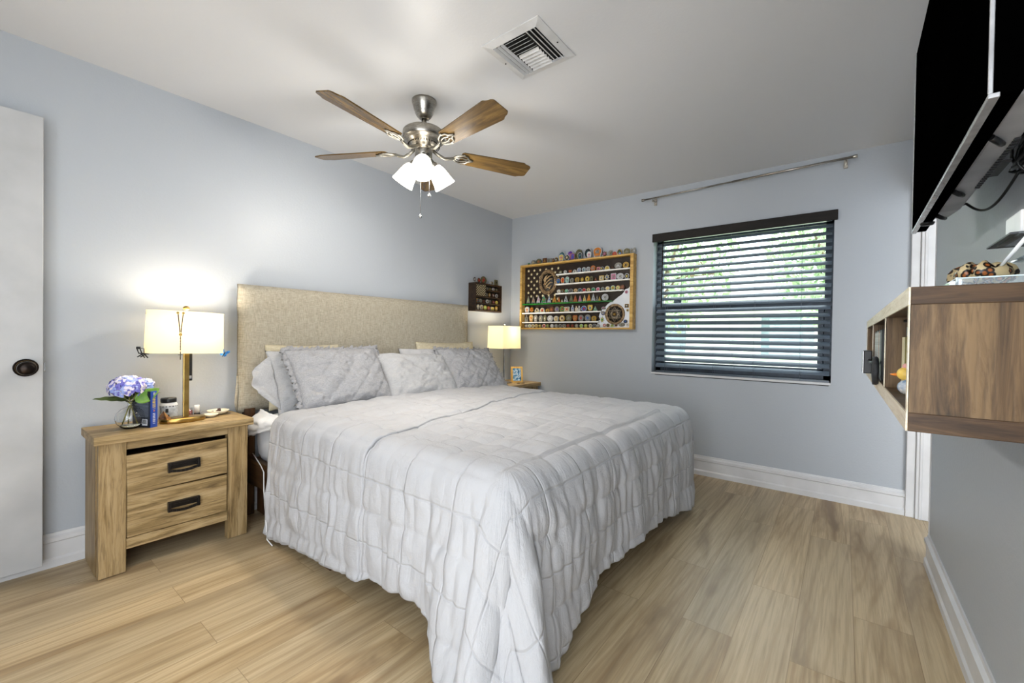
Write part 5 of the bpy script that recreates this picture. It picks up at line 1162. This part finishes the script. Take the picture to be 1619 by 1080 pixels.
# things on top
UZ = QZ1+.0003
tr_ = thing('acrylic_tray', 'long clear acrylic tray lying on top of the wall shelf', 'tray', (-2.61, -3.28, UZ))
b = B(); box(b, 0, .42, 0, .165, 0, .003); box(b, 0, .003, 0, .165, .003, .015); box(b, .417, .42, 0, .165, .003, .015); box(b, .003, .417, 0, .003, .003, .015); box(b, .003, .417, .162, .165, .003, .015)
obj('tray_body', b, m_acryl, tr_)
b = B(); tube(b, [(.0015, .1635, .003), (.0015, .1635, .017)], .0022, 6); tube(b, [(0, .1635, .015), (.42, .1635, .015)], .0016, 6); tube(b, [(0, 0, .015), (0, .1635, .015)], .0016, 6)
obj('polished_edge', b, plain('bright_acrylic_edge', '#EAF4F8', '#D2E4EC', 20, .15), tr_)
sc2 = thing('leopard_scrunchie', 'leopard print satin scrunchie lying in the acrylic tray', 'scrunchie', (-2.49, -3.168, UZ+.0040))
lt = base('leopard_satin', .35); lv = lt.coords(); vor = lt.n('ShaderNodeTexVoronoi'); vor.inputs['Scale'].default_value = 85; lt.l(lv, vor.inputs['Vector'])
lt.l(lt.ramp(vor.outputs['Distance'], (.18, rgb('#A8602A')), (.34, rgb('#17110E')), (.52, rgb('#1E1612')), (.60, rgb('#C8B48A'))), lt.b.inputs['Base Color'])
b = B(); n = 40; pts = []; rad = []
for i in range(n):
    a = 2*PI*i/n; pts.append((.050*math.cos(a)+.004*math.sin(a*5), .028*math.sin(a)+.003*math.sin(a*7), .0275+.003*math.sin(a*3))); rad.append(.0175+.0045*math.sin(a*9)+.003*math.sin(a*17))
tube(b, pts, rad, 12, closed=True); obj('scrunchie_fabric', b, lt.m, sc2)
cj = thing('clear_jewellery_piece', 'small clear faceted trinket beside the tray on the far side', 'trinket', (-2.16, -3.15, UZ+.001))
b = B(); bmesh.ops.create_icosphere(b, subdivisions=1, radius=.014, matrix=Matrix.Translation((0, 0, .0135))); obj('trinket_body', b, m_white, cj)
ls = thing('dark_hair_clip', 'small dark oval clip lying in the tray behind the scrunchie', 'clip', (-2.555, -3.235, UZ+.0035))
b = B(); lathe(b, [(1e-5, 0), (.02, 0), (.018, .006), (1e-5, .009)], 20, sx=1, sy=.5, cap=False); obj('clip_body', b, plain('dark_tortoise', '#3E3428', '#1E1812', 60, .3), ls)
# two tier acrylic stand with a white box
st = thing('acrylic_stand', 'clear acrylic riser with white diagonal brace standing on the near end of the wall shelf', 'stand', (-2.635, -3.305, UZ+.0245))
st.location = (-2.635, -3.306, UZ)
b = B(); box(b, .0, .14, 0, .022, .0, .003); box(b, 0, .14, 0, .12, .085, .088); box(b, 0, .003, 0, .022, .003, .085); box(b, .137, .14, 0, .022, .003, .085)
obj('stand_body', b, m_acryl, st)
obj('diagonal_brace', tube(B(), [(.135, .128, .022), (.005, .110, .079)], .003, 8), plain('white_acrylic', '#F0F4F6', '#E2E8EC', 20, .2), st)
obj('lower_ledge', bx(.0, .14, .022, .10, .052, .055), m_acryl, st)
pn_ = thing('dark_tablet', 'thin dark panel lying on the clear acrylic riser under the white box', 'tablet', (-2.53, -3.225, UZ+.0885))
obj('tablet_body', bx(-.085, .075, -.04, .045, 0, .004), plain('dark_tablet', '#34363A', '#26282C', 9, .4), pn_, bevel=.001)
wb = thing('white_box', 'small white plastic box on top of the acrylic riser at the right edge', 'box', (-2.55, -3.235, UZ+.0929))
obj('box_body', bx(-.05, .04, -.04, .04, 0, .042), m_white, wb, bevel=.003); obj('clear_dome', lathe(B(), [(.03, .0425), (.027, .052), (.015, .059), (1e-5, .061)], 24), m_acryl, wb)

# outlet
ol = thing('wall_outlet', 'white double wall outlet low on the right wall', 'outlet', (-2.275, YC, .375))
obj('cover_plate', bx(-.037, .037, 0, .006, -.058, .058), m_white, ol, bevel=.0015)
for z in (-.02, .02):
    o_ = obj('socket', lathe(B(), [(.0165, 0), (.016, .0015)], 20, Matrix.Translation((0, .006, z)) @ Matrix.Rotation(-PI/2, 4, 'X')), plain('outlet_face', '#DEDEDE', '#CECECE', 10, .3), ol)
    b = B(); box(b, -.007, -.005, .0075, .008, z-.002, z+.007); box(b, .005, .007, .0075, .008, z-.002, z+.007); lathe(b, [(.0024, .0075), (.0024, .008)], 8, Matrix.Translation((0, 0, z-.009)) @ Matrix.Rotation(-PI/2, 4, 'X'))
    obj('socket_slots', b, m_black, o_)
